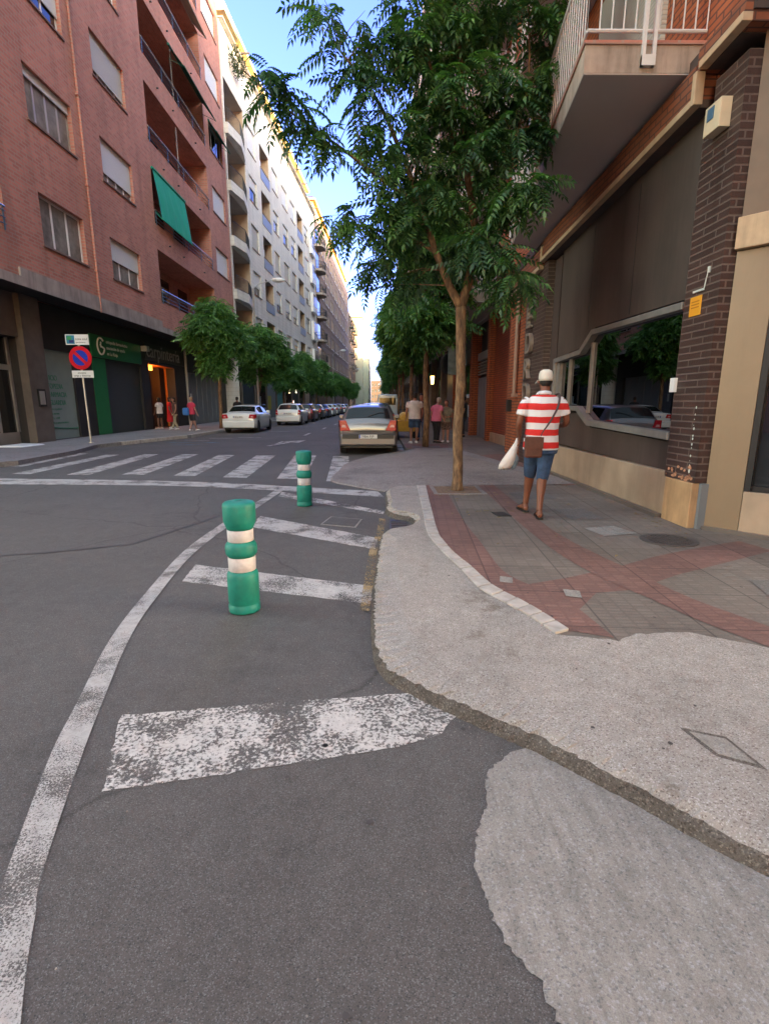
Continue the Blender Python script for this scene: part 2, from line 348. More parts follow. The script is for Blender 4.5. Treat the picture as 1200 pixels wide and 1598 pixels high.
def thing(name, label, cat, loc=(0, 0, 0), rz=0, group=None):
    o = bpy.data.objects.new(name, None); COL.objects.link(o); o.empty_display_size = .2
    o.location = loc; o.rotation_euler = (0, 0, rz); return tag(o, label, cat, group)
def kids(o): return [c for c in bpy.data.objects if c.parent == o]
def copy_tree(o, parent=None, loc=None, rz=None, label=None):
    ch = kids(o); c = o.copy(); COL.objects.link(c)
    if parent is not None: c.parent = parent
    if loc is not None: c.location = loc
    if rz is not None: c.rotation_euler = (0, 0, rz)
    if label: c['label'] = label
    for k in ch: copy_tree(k, c)
    return c
def struct(mb, name, mats, **k): return tag(mb.build(name, mats, **k), kind='structure')
def resample(pts, step, jit=0, closed=True):
    out = []; n = len(pts)
    for i in range(n if closed else n-1):
        a = np.array(pts[i]); b = np.array(pts[(i+1) % n]); L = np.linalg.norm(b-a); k = max(1, int(L/step))
        for j in range(k):
            q = a+(b-a)*j/k
            if jit: q = q+rng.normal(0, jit, 2)
            out.append(tuple(q))
    if not closed: out.append(tuple(pts[-1]))
    return out
def catmull(pts, n=6):
    P = [np.array(p, float) for p in pts]; P = [2*P[0]-P[1]]+P+[2*P[-1]-P[-2]]; out = []
    for i in range(1, len(P)-2):
        for j in range(n):
            t = j/n; out.append(tuple(.5*((2*P[i])+(-P[i-1]+P[i+1])*t+(2*P[i-1]-5*P[i]+4*P[i+1]-P[i+2])*t*t+(-P[i-1]+3*P[i]-3*P[i+1]+P[i+2])*t**3)))
    out.append(tuple(P[-2])); return out
_txt = {}
def text_mesh(mb_name, s, size, mat, parent, M4, ext=.004, align='LEFT', squeeze=1.0, spacing=1.0):
    cu = bpy.data.curves.new(mb_name, 'FONT'); cu.body = s; cu.size = size; cu.extrude = ext; cu.align_x = align; cu.space_character = spacing
    tmp = bpy.data.objects.new('tmp', cu); COL.objects.link(tmp); bpy.context.view_layer.update()
    dg = bpy.context.evaluated_depsgraph_get(); me = bpy.data.meshes.new_from_object(tmp.evaluated_get(dg)); me.name = mb_name
    bpy.data.objects.remove(tmp)
    me.transform(M4 @ Matrix.Diagonal((squeeze, 1, 1, 1))); me.materials.clear(); me.materials.append(mat)
    o = bpy.data.objects.new(mb_name, me); COL.objects.link(o)
    if parent: o.parent = parent
    return o
def axes(o, x, y, z):     # matrix from origin and axis vectors
    return Matrix(((x[0], y[0], z[0], o[0]), (x[1], y[1], z[1], o[1]), (x[2], y[2], z[2], o[2]), (0, 0, 0, 1)))
# ------------------------------------------------------------------ ground, road, pavements
g = MB(); g.quad((-900, -900, 0), (900, -900, 0), (900, 1800, 0), (-900, 1800, 0)); struct(g, 'road', m_asph)
CY = lambda pts, z: [(x, y, z) for x, y in pts]
# left pavement
lp = [(-7.2, 400), (-7.2, 90), (-8.1, 45), (-8.1, 22.5), (-9.1, 18.35), (-9.35, 17.2), (-8.8, 15), (-8.6, 12.3), (-9.8, 10.3), (-14, 9.4), (-90, 9), (-90, 400)]
m = MB(); m.prism(lp, -.05, .12); struct(m, 'left_pavement', m_walkL)
m = MB()
kl = [(-7.2, 300), (-7.2, 90), (-8.1, 45), (-8.1, 22.5), (-9.1, 18.35)]
for i in range(len(kl)-1):
    a, b = Vector((*kl[i], 0)), Vector((*kl[i+1], 0)); d = b-a; L = d.length; d.normalize(); nrm = Vector((-d.y, d.x, 0)); k = int(min(L, 80)/1.0)
    if nrm.x > 0: nrm = -nrm
    st = max(0, L-k*1.0)
    for j in range(k):
        p = b-d*(j*1.0+.012); q = b-d*(j*1.0+.99)
        e = nrm*.16; o = -nrm*.012
        m.hexa([p+o, q+o, q+e, p+e], [v+Vector((0, 0, .128)) for v in (p+o*.2, q+o*.2, q+e, p+e)])
struct(m, 'left_kerb', m_kerbst, bevel=.008)
# right pavement: slab, tree side paving
kin = [(.66, 8.5), (.58, 6.46), (.53, 5.45), (.54, 5.01), (.61, 4.47), (.69, 4.03), (.75, 3.59), (.88, 3.29), (.98, 3.06), (1.06, 2.81)]
kout = [(.81, 8.5), (.70, 6.46), (.65, 5.45), (.65, 5.01), (.71, 4.47), (.79, 4.08), (.86, 3.66), (.98, 3.38), (1.08, 3.12), (1.16, 2.86)]
m = MB(); m.prism([(4.4, 8.5)]+kin+[(3.2, 1.2), (8, -.4), (40, -1.2), (40, 3.6), (4.4, 3.6)], -.05, .1)
struct(m, 'paved_pavement', m_pave)
m = MB(); m.prism([(6, 8.5), (6, 15.8), (1.2, 15.8), (.95, 13), (.95, 10), (1.25, 8.5)], -.05, .1); m.prism([(6, 15.8), (14, 400), (2, 400), (.95, 60), (.87, 15.8)], -.05, .1)
struct(m, 'far_pavement', m_pave)
# driveway ramp across the pavement
re = catmull([(.12, 8.42), (-.45, 9.0), (-.9, 9.7), (-.86, 11.2), (-.72, 12.8), (.05, 14.8), (.83, 15.78)], 5)
ri = catmull([(1.3, 8.51), (1.25, 9.0), (1.15, 9.7), (1.1, 11.2), (1.1, 12.8), (1.2, 14.8), (1.3, 15.78)], 5)
rings = []
m = MB()
for k, (f, z) in enumerate([(0, .004), (.015, .02), (.3, .06), (.7, .1), (1, .106)]): rings.append([(a[0]+(b[0]-a[0])*f, a[1]+(b[1]-a[1])*f, z) for a, b in zip(re, ri)])
for i in range(4):
    for j in range(len(re)-1): m.quad(rings[i][j], rings[i+1][j], rings[i+1][j+1], rings[i][j+1])
m.add([(x, y, .106) for x, y in ri]+[(2.0, 15.78, .106), (2.95, 9.6, .106), (2.65, 8.51, .106)], [tuple(range(len(ri)+3))])
struct(m, 'driveway', m_drive)
m = MB(); m.add([(2.0, 15.78, .1095), (2.35, 15.78, .1095), (3.5, 8.6, .1095), (2.65, 8.51, .1095), (2.95, 9.6, .1095)], [(0, 1, 2, 3, 4)]); struct(m, 'driveway_strip', m_walkL)
# concrete apron
road_edge = [(.66, 8.5), (.35, 8.5), (.14, 8.2), (.12, 7.5), (.13, 7.1), (.10, 6.72), (.20, 6.42), (.40, 6.2), (.42, 5.9), (.30, 5.65), (.06, 5.45), (0, 4.9), (-.03, 4.15), (-.05, 3.34), (-.03, 2.75), (.02, 2.52), (.10, 2.40), (.34, 2.17), (.59, 1.96), (.79, 1.76), (.96, 1.58), (1.09, 1.42), (1.22, 1.30), (1.5, 1.02), (2.2, .45), (4, -.45), (9, -1.6), (40, -2.6)]
inner = [(40, 0), (5, 1.0), (3.2, 2.15), (2.6, 2.42), (2.2, 2.62), (2.05, 2.72), (1.83, 2.85), (1.57, 2.81), (1.38, 2.73), (1.2, 2.78), (1.06, 2.81)]
rest = kin[::-1][1:]
ed = catmull(road_edge, 4); ed = resample(ed, .022, .0022, closed=False)
inn = resample(inner, .04, .010, closed=False)+rest
def inset(pts, d):
    out = []
    for i, p in enumerate(pts):
        a = np.array(pts[max(0, i-3)]); b = np.array(pts[min(len(pts)-1, i+3)]); t = b-a; t = t/(np.linalg.norm(t)+1e-9)
        out.append((p[0]-t[1]*d*(1+.5*random.uniform(-1, 1)), p[1]+t[0]*d*(1+.5*random.uniform(-1, 1))))
    return out
def inset_v(pts):
    out = []
    for i, p in enumerate(pts):
        a = np.array(pts[max(0, i-6)]); b = np.array(pts[min(len(pts)-1, i+6)]); t = b-a; t = t/(np.linalg.norm(t)+1e-9)
        d = float(np.interp(p[1], [-.6, .5, 2.3, 2.9, 5.0, 5.3, 8.5], [.3, .3, .26, .22, .2, .08, .08])); out.append((p[0]-t[1]*d, p[1]+t[0]*d))
    return out
m = MB()
e0, e1, e2, e3, e4 = ed, inset(ed, .010), inset(ed, .026), inset(ed, .07), inset_v(ed)
rr = [CY(e0, .0), [(x, y, .034+random.uniform(-.006, .006)) for x, y in e1], [(x, y, .062+random.uniform(-.004, .004)) for x, y in e2], CY(e3, .082), CY(e4, .104)]
n = len(ed)
for k in range(4):
    for j in range(n-1): m.quad(rr[k][j], rr[k][j+1], rr[k+1][j+1], rr[k+1][j], 1 if k < 2 else 0)
m.add(rr[4]+CY(inn, .104), [tuple(range(n+len(inn)))], 0)
struct(m, 'concrete_apron', [m_conc, m_kedge])
# dirt along the gutter
m = MB(); seg = ed[int(n*.28):int(n*.62)]
gin = [(x, y, .0045) for x, y in seg]; gout = [(x, y, .0045) for x, y in inset(seg, -.035)]
for j in range(len(seg)-1): m.quad(gin[j], gin[j+1], gout[j+1], gout[j])
struct(m, 'gutter_dirt', m_kedge)
# concrete patch on the road
pt = catmull([(.56, 1.90), (.43, 1.76), (.40, 1.62), (.33, 1.45), (.31, 1.36), (.325, 1.22), (.345, 1.12), (.41, 1.02), (.43, .93), (.47, .8), (.55, .5)], 4)
pt = resample(pt, .012, .0045, closed=False)
m = MB(); m.add(CY(pt+[(.9, -.3), (2.5, -1.2), (6, -2.2), (9, -1.45), (4, -.3), (2.3, .50), (1.6, 1.07), (1.3, 1.36), (1.16, 1.46), (1.0, 1.62), (.83, 1.79), (.66, 1.93)], .004), [tuple(range(len(pt)+12))])
struct(m, 'concrete_patch', m_patch)
# kerbstones between apron and paving
m = MB(); ki = catmull(kin, 8); ko = catmull(kout, 8); L = len(ki)
step = 4; cuts = list(range(0, L-1, step))
for a in cuts:
    b = min(a+step, L-1); 
    def lerp(P, t): i = int(t); f = t-i; return P[i] if i+1 >= len(P) else (P[i][0]*(1-f)+P[i+1][0]*f, P[i][1]*(1-f)+P[i+1][1]*f)
    t0, t1 = a+.12, b-.12; h = .116+random.uniform(-.003, .003)
    ring = [lerp(ki, t0), lerp(ki, (t0+t1)/2), lerp(ki, t1), lerp(ko, t1), lerp(ko, (t0+t1)/2), lerp(ko, t0)]
    m.hexa(CY(ring, .05), CY(ring, h))
struct(m, 'right_kerb', m_kerbst, bevel=.006)
# red paving bands
def band(name, left, right, z, nn=6):
    a, b = catmull(left, nn), catmull(right, nn); k = min(len(a), len(b)); m = MB()
    for j in range(k-1): m.quad((*a[j], z), (*b[j], z), (*b[j+1], z), (*a[j+1], z))
    return struct(m, name, m_red)
band('red_paving_band', kout[:-1]+[(1.16, 2.86)], [(1.11, 8.48), (1.03, 6.6), (1.01, 5.6), (1.02, 5.0), (1.02, 4.5), (1.03, 4.0), (1.12, 3.72), (1.24, 3.57), (1.33, 3.3), (1.39, 2.76)], .1035)
band('red_paving_band', [(1.70, 8.48), (1.64, 6.04), (1.65, 4.68), (1.75, 3.89), (1.92, 3.37), (2.05, 2.97), (2.3, 2.45)], [(1.96, 8.48), (1.91, 6.23), (1.92, 5.06), (2.07, 4.10), (2.20, 3.43), (2.34, 3.07), (2.6, 2.5)], .1035)
m = MB(); m.add([(x, y, .1015) for x, y in [(3.62, 4.9), (2.89, 4.58), (2.46, 4.36), (2.07, 4.12), (1.52, 3.83), (1.0, 3.62), (1.2, 3.0), (1.59, 3.49), (1.9, 3.55), (2.41, 3.88), (3.7, 4.55)]], [tuple(range(11))[::-1]]); struct(m, 'red_paving_band', m_red)
m = MB(); m.add([(x, y, .1035) for x, y in [(3.0, 8.5), (4.1, 8.5), (4.1, 13), (3.3, 14), (2.6, 13.5)]], [(0, 1, 2, 3, 4)]); struct(m, 'red_paving_band', m_red)
m = MB(); m.add([(x, y, .1035) for x, y in [(.9, 15.9), (2.2, 15.9), (2.4, 17.5), (.9, 17.5)]], [(0, 1, 2, 3)]); struct(m, 'red_paving_band', m_red)
# lighter replacement tiles
m = MB()
for c, r_ in (((1.0, 3.77), .07), ((1.41, 3.47), .075)):
    a = .5; pts = [(c[0]+r_*math.cos(a+k*math.pi/2+random.uniform(-.1, .1)), c[1]+1.35*r_*math.sin(a+k*math.pi/2), .1065) for k in range(4)]
    m.add(pts, [(0, 1, 2, 3)])
m.add([(2.35, 5.1, .1045), (2.75, 5.2, .1045), (2.65, 5.55, .1045), (2.28, 5.45, .1045)], [(0, 1, 2, 3)])
struct(m, 'repair_tile', m_patch)
m = MB(); m.add([(x, y, .1045) for x, y in [(2.3, 5.9), (2.7, 5.9), (2.7, 6.5), (2.3, 6.5)]]+[(x, y, .1045) for x, y in [(2.0, 7.2), (2.6, 7.2), (2.6, 7.8), (2.0, 7.8)]]+[(x, y, .1045) for x, y in [(2.7, 3.1), (3.5, 3.0), (3.6, 3.7), (2.9, 3.75)]], [(0, 1, 2, 3), (4, 5, 6, 7), (8, 9, 10, 11)]); struct(m, 'smooth_tile_patch', m_smooth)
# road markings
def poly(name, pts, mat, z=.004):
    if len(pts) < 6 or 'hatch' in name: pts = resample(pts, .05, .0035)
    m = MB(); m.add(CY(pts, z), [tuple(range(len(pts)))]); return struct(m, name, mat)
def strip(name, L, R_, mat, z=.004, n=8):
    a, b = catmull(L, n), catmull(R_, n); m = MB()
    for j in range(min(len(a), len(b))-1): m.quad((*a[j], z), (*b[j], z), (*b[j+1], z), (*a[j+1], z))
    return struct(m, name, mat)
strip('stop_line', [(-9.5, 10.35), (-7.4, 10.1), (-3.52, 9.62), (.0, 8.5)], [(-9.3, 9.5), (-6.9, 9.35), (-3.3, 9.05), (.1, 7.95)], m_white)
strip('edge_line', [(-.60, .35), (-.85, .80), (-1.028, 1.091), (-1.13, 1.26), (-1.207, 1.442), (-1.383, 1.921), (-1.483, 2.276), (-1.675, 2.971), (-1.803, 3.733), (-1.94, 4.95), (-1.92, 6.1), (-1.83, 7.3), (-1.74, 8.7)], [(-.5, .4), (-.72, .72), (-.90, 1.03), (-.99, 1.21), (-1.055, 1.34), (-1.219, 1.822), (-1.36, 2.28), (-1.555, 2.969), (-1.673, 3.601), (-1.81, 4.80), (-1.79, 6.03), (-1.70, 7.2), (-1.6, 8.6)], m_linep, .0075)
for q in [[(-7.7, 10.75), (-7.3, 10.74), (-7.47, 14.9), (-7.86, 14.9)], [(-6.47, 10.63), (-6.0, 10.63), (-6.4, 15.04), (-6.83, 15.04)], [(-5.33, 10.62), (-4.86, 10.61), (-5.24, 15.02), (-5.71, 15.02)],
          [(-4.19, 10.41), (-3.73, 10.41), (-4.12, 14.8), (-4.58, 14.8)], [(-3.11, 10.21), (-2.61, 10.11), (-2.91, 14.61), (-3.46, 14.61)], [(-1.99, 10.02), (-1.44, 9.92), (-1.75, 14.6), (-2.36, 14.60)],
          [(-.98, 9.65), (-.76, 9.6), (-.72, 12.9), (-.82, 14.40), (-1.25, 14.40)], [(-8.6, 12), (-8.35, 12), (-8.6, 15.4), (-8.9, 15.4)]]: poly('crosswalk_stripe', q, m_white)
poly('hatch_stripe', [(-1.05, 1.69), (.08, 1.93), (.28, 2.02), (.40, 2.2), (.20, 2.36), (-.3, 2.30), (-1.22, 2.18)], m_whiteworn)
poly('hatch_stripe', [(-1.63, 4.05), (-.05, 3.54), (-.05, 3.92), (-1.67, 4.5)], m_white)
poly('hatch_stripe', [(-1.50, 5.95), (-.03, 4.98), (-.0, 5.43), (-1.55, 6.58)], m_white)
poly('hatch_stripe', [(-1.58, 8.02), (.07, 6.66), (.09, 6.86), (-1.60, 8.44)], m_whiteworn, .0055)
strip('yellow_line', [(-.13, 3.4), (-.11, 4.2), (-.08, 5.0), (-.02, 5.6), (.02, 6.4)], [(-.06, 3.4), (-.03, 4.2), (-.0, 5.0), (.06, 5.6), (.1, 6.4)], m_yellow, .0085)
for x, y in ((-3.7, 19.2), (-3.4, 25), (-3.2, 31), (-3.0, 37), (-3, 44), (-3, 52)): poly('lane_dash', [(x-.07, y-1), (x+.07, y-1), (x+.07, y+1), (x-.07, y+1)], m_white)
poly('lane_arrow', [(-3.9, 18.0), (-3.75, 18.0), (-3.3, 19.6), (-3.0, 19.5), (-2.9, 20.9), (-3.75, 20.1), (-3.5, 19.8)], m_white)
for x, y in ((-7.2, 20.6), (-6.7, 22.1), (-5.6, 22.6), (-5.2, 27.5), (-5.1, 34), (-5, 40)): poly('bay_mark', [(x-.5, y-.06), (x+.5, y-.06), (x+.5, y+.06), (x-.5, y+.06)], m_white)
for x, y in ((-7.0, 18.6), (-6.6, 19.6), (-7.4, 19.6)): poly('blue_bay_mark', [(x-.55, y-.12), (x+.5, y-.12), (x+.6, y+.12), (x-.45, y+.12)], m_blue)
for x, y in ((.78, 16.6), (.8, 18.2), (.55, 15.2)): poly('loading_bay_mark', [(x-.12, y-.7), (x+.06, y-.7), (x+.06, y+.6), (x-.12, y+.6)], m_blue if x < .6 else m_white)
# covers and grates in the ground
def cover(name, label, pts, z, mat, ringm, cx, cy, ribs=0):
    m = MB(); m.prism(pts, z-.03, z); o = m.build(name, ringm); tag(o, label, 'manhole cover' if 'grate' not in name else 'drain')
    c = Vector((cx, cy, 0)); m = MB(); inner_ = [(c.x+(x-c.x)*.88, c.y+(y-c.y)*.88) for x, y in pts]; m.prism(inner_, z+.0005, z+.003)
    m.build('lid', mat, o); return o
circ = [(2.93+.27*math.cos(a*math.pi/12), 4.93+.25*math.sin(a*math.pi/12)) for a in range(24)]
m = MB(); m.prism(circ, .08, .108); mh = m.build('manhole_cover', m_iron); tag(mh, 'round cast iron manhole cover in the red and grey paving beside the shop wall', 'manhole cover')
m = MB()
for i in range(-5, 6):
    for j in range(-5, 6):
        if i*i+j*j <= 22: m.box(2.93+i*.045-.014, 2.93+i*.045+.014, 4.93+j*.045-.014, 4.93+j*.045+.014, .108, .113)
m.build('raised_studs', m_iron, mh)
m = MB(); q = [(1.44, 6.3), (1.47, 6.06), (1.64, 6.08), (1.60, 6.32)]; m.prism(q, .07, .1065); dg_ = m.build('pavement_grate', m_black); tag(dg_, 'small dark square grate in the grey paving near the tree', 'drain')
m = MB()
for i in range(5): m.box(1.47+i*.03, 1.48+i*.03, 6.08, 6.3, .1065, .110)
m.build('grate_bars', m_iron, dg_)
m = MB(); q = [(1.30, 1.88), (1.33, 1.74), (1.44, 1.68), (1.42, 1.83)]
m.prism([(1.375+(x-1.375)*1.3, 1.78+(y-1.78)*1.3) for x, y in q], .08, .1062, 0); m.prism(q, .09, .1085, 1)
tag(m.build('utility_cover', [m_kedge, m_patch], bevel=.002), 'small worn concrete utility cover sunk in the light concrete near the camera', 'manhole cover')
m = MB(); q = [(-.68, 6.1), (-.28, 5.95), (-.22, 6.35), (-.60, 6.5)]
m.prism([(-.45+(x+.45)*1.1, 6.22+(y-6.22)*1.1) for x, y in q], -.02, .0045, 0); m.prism(q, -.02, .0065, 1)
tag(m.build('utility_cover', [m_patch, m_asph]), 'square utility cover in the asphalt between the two hatched stripes', 'manhole cover')
m = MB(); m.prism([(.13, 5.6), (.36, 5.75), (.36, 6.25), (.16, 6.35)], -.02, .006); dr = m.build('storm_drain', m_black); tag(dr, 'dark storm drain inlet in the notch of the concrete kerb', 'drain')
m = MB()
for i in range(6): m.box(.16, .35, 5.72+i*.09, 5.76+i*.09, .006, .016)
m.build('drain_bars', m_iron, dr)
# litter: fallen leaflets, grit and small stones
m_fall = M('fallen_leaf', (.22, .16, .06), .8, var=.5, scale=30)
m = MB()
for i in range(130):
    if i < 95: x, y, z = random.gauss(1.4, .55), random.gauss(7.2, 1.0), .1095
    elif i < 130: x, y, z = random.uniform(3.1, 3.38), random.uniform(5, 10), .1065
    else: x, y, z = random.uniform(-.25, -.06), random.uniform(2.8, 6.4), .006
    if not (.75 < x < 3.4 or i >= 95): continue
    a = random.uniform(0, 6.28); L_ = random.uniform(.018, .042); c_, s_ = math.cos(a)*L_, math.sin(a)*L_
    m.add([(x-c_, y-s_, z), (x-s_*.3, y+c_*.3, z+.006), (x+c_, y+s_, z+.001), (x+s_*.3, y-c_*.3, z+.004)], [(0, 1, 2, 3)])
tag(m.build('leaf_litter', m_fall), 'dry leaflets and scraps scattered on the paving and along the kerb', 'litter', kind='stuff')
m = MB(); rr_ = random.Random(11)
for i in range(260):
    if i < 150: x, y, z = rr_.uniform(-1.6, .3), rr_.uniform(.8, 6), 0
    else:
        t_ = rr_.random(); x, y, z = .02+1.2*t_+rr_.gauss(-.05, .03), 2.5-1.2*t_+rr_.gauss(-.05, .03), .004
    r_ = rr_.uniform(.002, .0045); b_ = [(x+math.cos(k*1.26)*r_*rr_.uniform(.6, 1.2), y+math.sin(k*1.26)*r_*rr_.uniform(.6, 1.2), z) for k in range(5)]
    m.hexa(b_, [(q[0]*.5+x*.5, q[1]*.5+y*.5, z+r_*.8) for q in b_])
tag(m.build('grit', m_drive), 'loose grit and small stones on the asphalt and below the kerb', 'grit', kind='stuff')
# tar seam and oil drips
m = MB(); sm_ = resample([(-6.5, 3.2), (-4.2, 4.6), (-2.6, 5.2), (-2.1, 6.6)], .15, .012, closed=False)
for a_, b_ in zip(sm_[:-1], sm_[1:]): m.quad((a_[0], a_[1], .0035), (b_[0], b_[1], .0035), (b_[0]+.02, b_[1]-.03, .0035), (a_[0]+.02, a_[1]-.03, .0035))
struct(m, 'tar_seam', M('tar', (.05, .048, .05), .6, var=.2, scale=10))
m = MB()
for k in range(9):
    x, y, r_ = rr_.uniform(-1.2, .4), rr_.uniform(.9, 2.2), rr_.uniform(.006, .014)
    m.add([(x+math.cos(j*.7)*r_*rr_.uniform(.7, 1.2), y+math.sin(j*.7)*r_*rr_.uniform(.7, 1.2), .004) for j in range(9)], [tuple(range(9))])
for k in range(26):
    x, y, r_ = rr_.uniform(.5, 2.8), rr_.uniform(1.7, 4.2), rr_.uniform(.005, .012)
    m.add([(x+math.cos(j*.7)*r_*rr_.uniform(.7, 1.2), y+math.sin(j*.7)*r_*rr_.uniform(.7, 1.2), .1078) for j in range(9)], [tuple(range(9))])
struct(m, 'gum_spots', M('dark_gum', (.06, .05, .048), .8, var=.2, scale=10))
# ------------------------------------------------------------------ windows
WC = {}
def window(par, u, v, w_, h, fm, mull=2, shut=.5, sm=None, glass=None, depth=.16, sill=True, tiny=False, y0=0.0):
    """window opening at lower left (u,v) of a facade: x along, y inward, z up"""
    key = (round(w_, 2), round(h, 2), fm.name, mull, round(shut, 2), sm.name if sm else '', glass.name if glass else '', depth, sill, tiny)
    glass = glass or m_glass
    if key not in WC:
        f = MB(); t = .072; y = depth
        if not tiny:
            f.box(0, w_, y, y+.06, 0, t); f.box(0, w_, y, y+.06, h-t, h); f.box(0, t, y, y+.06, t, h-t); f.box(w_-t, w_, y, y+.06, t, h-t)
            for k in range(1, mull): f.box(w_*k/mull-t*.6, w_*k/mull+t*.6, y+.002, y+.058, t, h-t)
            o = f.build('window', fm, par)
            g_ = MB(); g_.box(t*.5, w_-t*.5, y+.02, y+.04, t*.5, h-t*.5); g_.build('pane', glass, o)
            if shut > .02: s_ = MB(); s_.box(.02, w_-.02, y-.05, y-.02, h*(1-shut), h-.002); s_.box(.02, w_-.02, y-.055, y-.015, h*(1-shut)-.04, h*(1-shut)); s_.build('shutter', sm, o)
            if sill: s_ = MB(); s_.box(-.06, w_+.06, -.05, y, -.06, -.002); s_.build('sill', m_sill, o)
        else:
            f.mi = 0; f.box(0, w_, y, y+.05, 0, h*(1-shut)); f.mi = 1; f.box(0, w_, y-.03, y+.02, h*(1-shut), h)
            f.mi = 2; f.box(0, .06, y-.02, y+.03, 0, h*(1-shut)); f.box(w_-.06, w_, y-.02, y+.03, 0, h*(1-shut)); f.box(w_/2-.04, w_/2+.04, y-.02, y+.03, 0, h*(1-shut)); f.box(-.05, w_+.05, -.06, .02, -.08, 0)
            o = f.build('window', [glass, sm or m_shut, fm], par)
        WC[key] = o
    else: o = copy_tree(WC[key], par)
    o.location = (u, y0, v); return o
def rails(mb, pts, z0, z1, nb=4, bars=0, r=.018):
    """horizontal bars (or upright bars) along a path of (x,y)"""
    pts = [Vector((*p, 0)) for p in pts]
    for a, b in zip(pts[:-1], pts[1:]):
        for k in range(nb): 
            z = z0+(z1-z0)*k/max(1, nb-1); mb.tube([a+Vector((0, 0, z)), b+Vector((0, 0, z))], r, 5)
        if bars:
            n_ = max(1, int((b-a).length/bars))
            for k in range(n_+1): p = a+(b-a)*k/n_; mb.tube([p+Vector((0, 0, z0)), p+Vector((0, 0, z1))], r*.6, 4)
LF = rad(90)
fnL = lambda u, v, d: (u, d, v)
# ------------------------------------------------------------------ red brick apartment building (left)
rb = thing('apartment_building', 'red brick apartment block with balcony recesses and green awnings above dark shops', 'building', (-11, 10.5, 0), LF)
U1 = 31.2; Y0 = 10.5; H1 = 34.0; PI_ = 3.65
holes = []; wins = []
for k in range(8):
    z = 6.6+PI_*k; zz = z+.04*k
    wins.append((18.5-Y0, zz, 2.6, 1.6, 'a', k)); wins.append((23.05-Y0, zz, 2.7, 1.6, 'b', k)); wins.append((38.0-Y0, zz+.1*k, 2.95, 1.62, 'c', k))
    holes.append((27.9-Y0, 37.0-Y0, zz-.05, zz+2.45, 1.7))
    holes.append((12.0-Y0, 16.72-Y0, zz-.05, zz+1.55, 1.4))
for (u, v, a, b, c, k) in wins: holes.append((u, u+a, v, v+b, .24))
holes = [h for h in holes if h[3] < H1-.3]; wins = [q for q in wins if q[1]+q[3] < H1-.3]
m = MB(); m.wall(0, U1, 5.3, H1, holes, fnL); m.quad((U1, 0, 5.3), (U1, 14, 5.3), (U1, 14, H1), (U1, 0, H1)); m.quad((0, 0, 5.3), (0, 14, 5.3), (0, 14, H1), (0, 0, H1))
m.quad((0, 1.75, H1-.3), (U1, 1.75, H1-.3), (U1, 14, H1-.3), (0, 14, H1-.3)); m.quad((0, 14, 0), (U1, 14, 0), (U1, 14, H1), (0, 14, H1)); m.quad((0, 0, H1), (U1, 0, H1), (U1, 1.8, H1), (0, 1.8, H1))
m.build('brick_wall', m_redbrick, rb)
m = MB(); m.box(-.02, U1+.02, -.06, .9, 5.02, 5.3); m.box(17-Y0, 27.6-Y0, -.062, -.001, 5.301, 5.56); m.build('concrete_band', m_bandc, rb)
for (u, v, a, b, c, k) in wins:
    if c == 'a': window(rb, u, v, a, b, m_wframe if k != 1 else m_alu, 3 if k != 1 else 4, [.0, .16, .62, .3, .55, .2, .5, .4][k], m_shut, m_cglass if k != 2 else m_glass)
    elif c == 'b': window(rb, u, v, a, b, m_wframe, 3 if k == 0 else 4, [.50, .74, .78, .45, .6, .8, .4, .5][k], m_shutb if k == 2 else m_shut, m_cglass)
    else: window(rb, u, v, a, b, m_wframe, 3, [.86, .9, .9, .1, .9, .88, .9, .6][k], m_shut, m_glass)
for k in range(8):
    z = 6.6+PI_*k+.04*k
    if z+2.5 > H1-.3: break
    for (a, b, d, top) in ((27.9-Y0, 37.0-Y0, 1.7, 2.45), (12-Y0, 16.72-Y0, 1.4, 1.55)):
        m = MB(); m.mi = 0; m.quad((a, d, z-.05), (b, d, z-.05), (b, d, z+top), (a, d, z+top))
        m.mi = 1; m.quad((a, .02, z+top+.004), (b, .02, z+top+.004), (b, d, z+top+.004), (a, d, z+top+.004)); m.quad((a, .02, z-.054), (b, .02, z-.054), (b, d, z-.054), (a, d, z-.054))
        bal = m.build('balcony', [m_redbrick, m_plaster], rb)
        n3 = 3 if b-a > 6 else 1
        for j in range(n3):
            x = a+(b-a)*(j+.3)/n3; m = MB(); m.box(x, x+1.5, d-.05, d-.005, z, z+2.0 if top > 2 else z+1.4); m.build('balcony_door', m_glass, bal)
        m = MB(); rails(m, [(a+.02, -.03), (b-.02, -.03)], z+.05, z+.42, 3, 0, .02); 
        for j in range(5): x = a+.1+(b-a-.2)*j/4; m.box(x-.02, x+.02, -.045, -.015, z-.12, z+.5)
        m.build('railing', m_railb, bal); m = MB(); m.tube([(a+.02, -.03, z+.54), (b-.02, -.03, z+.54)], .035, 8); m.build('handrail', m_railc, bal)
        if b-a > 6 and k in (1, 2, 3): m = MB(); m.tube([(a+4.2, .1, z+.0), (a+4.2, .1, z+2.4)], .04, 6); m.build('post', m_railc, bal)
m = MB(); m.tube([(21.6-Y0, -.05, 5.0), (21.62-Y0, -.05, H1-.2)], .045, 8)
for k in range(9): m.box(21.52-Y0, 21.72-Y0, -.1, 0, 6.5+k*3, 6.56+k*3)
m.build('drainpipe', m_redbrick, rb)
m = MB()
for k in range(1, 7):
    for x in (29.5, 31.5, 35): m.tube([(x-Y0, -.1, 5.95+PI_*k), (x-Y0, .02, 5.95+PI_*k)], .04, 6)
m.build('balcony_spouts', m_iron, rb)
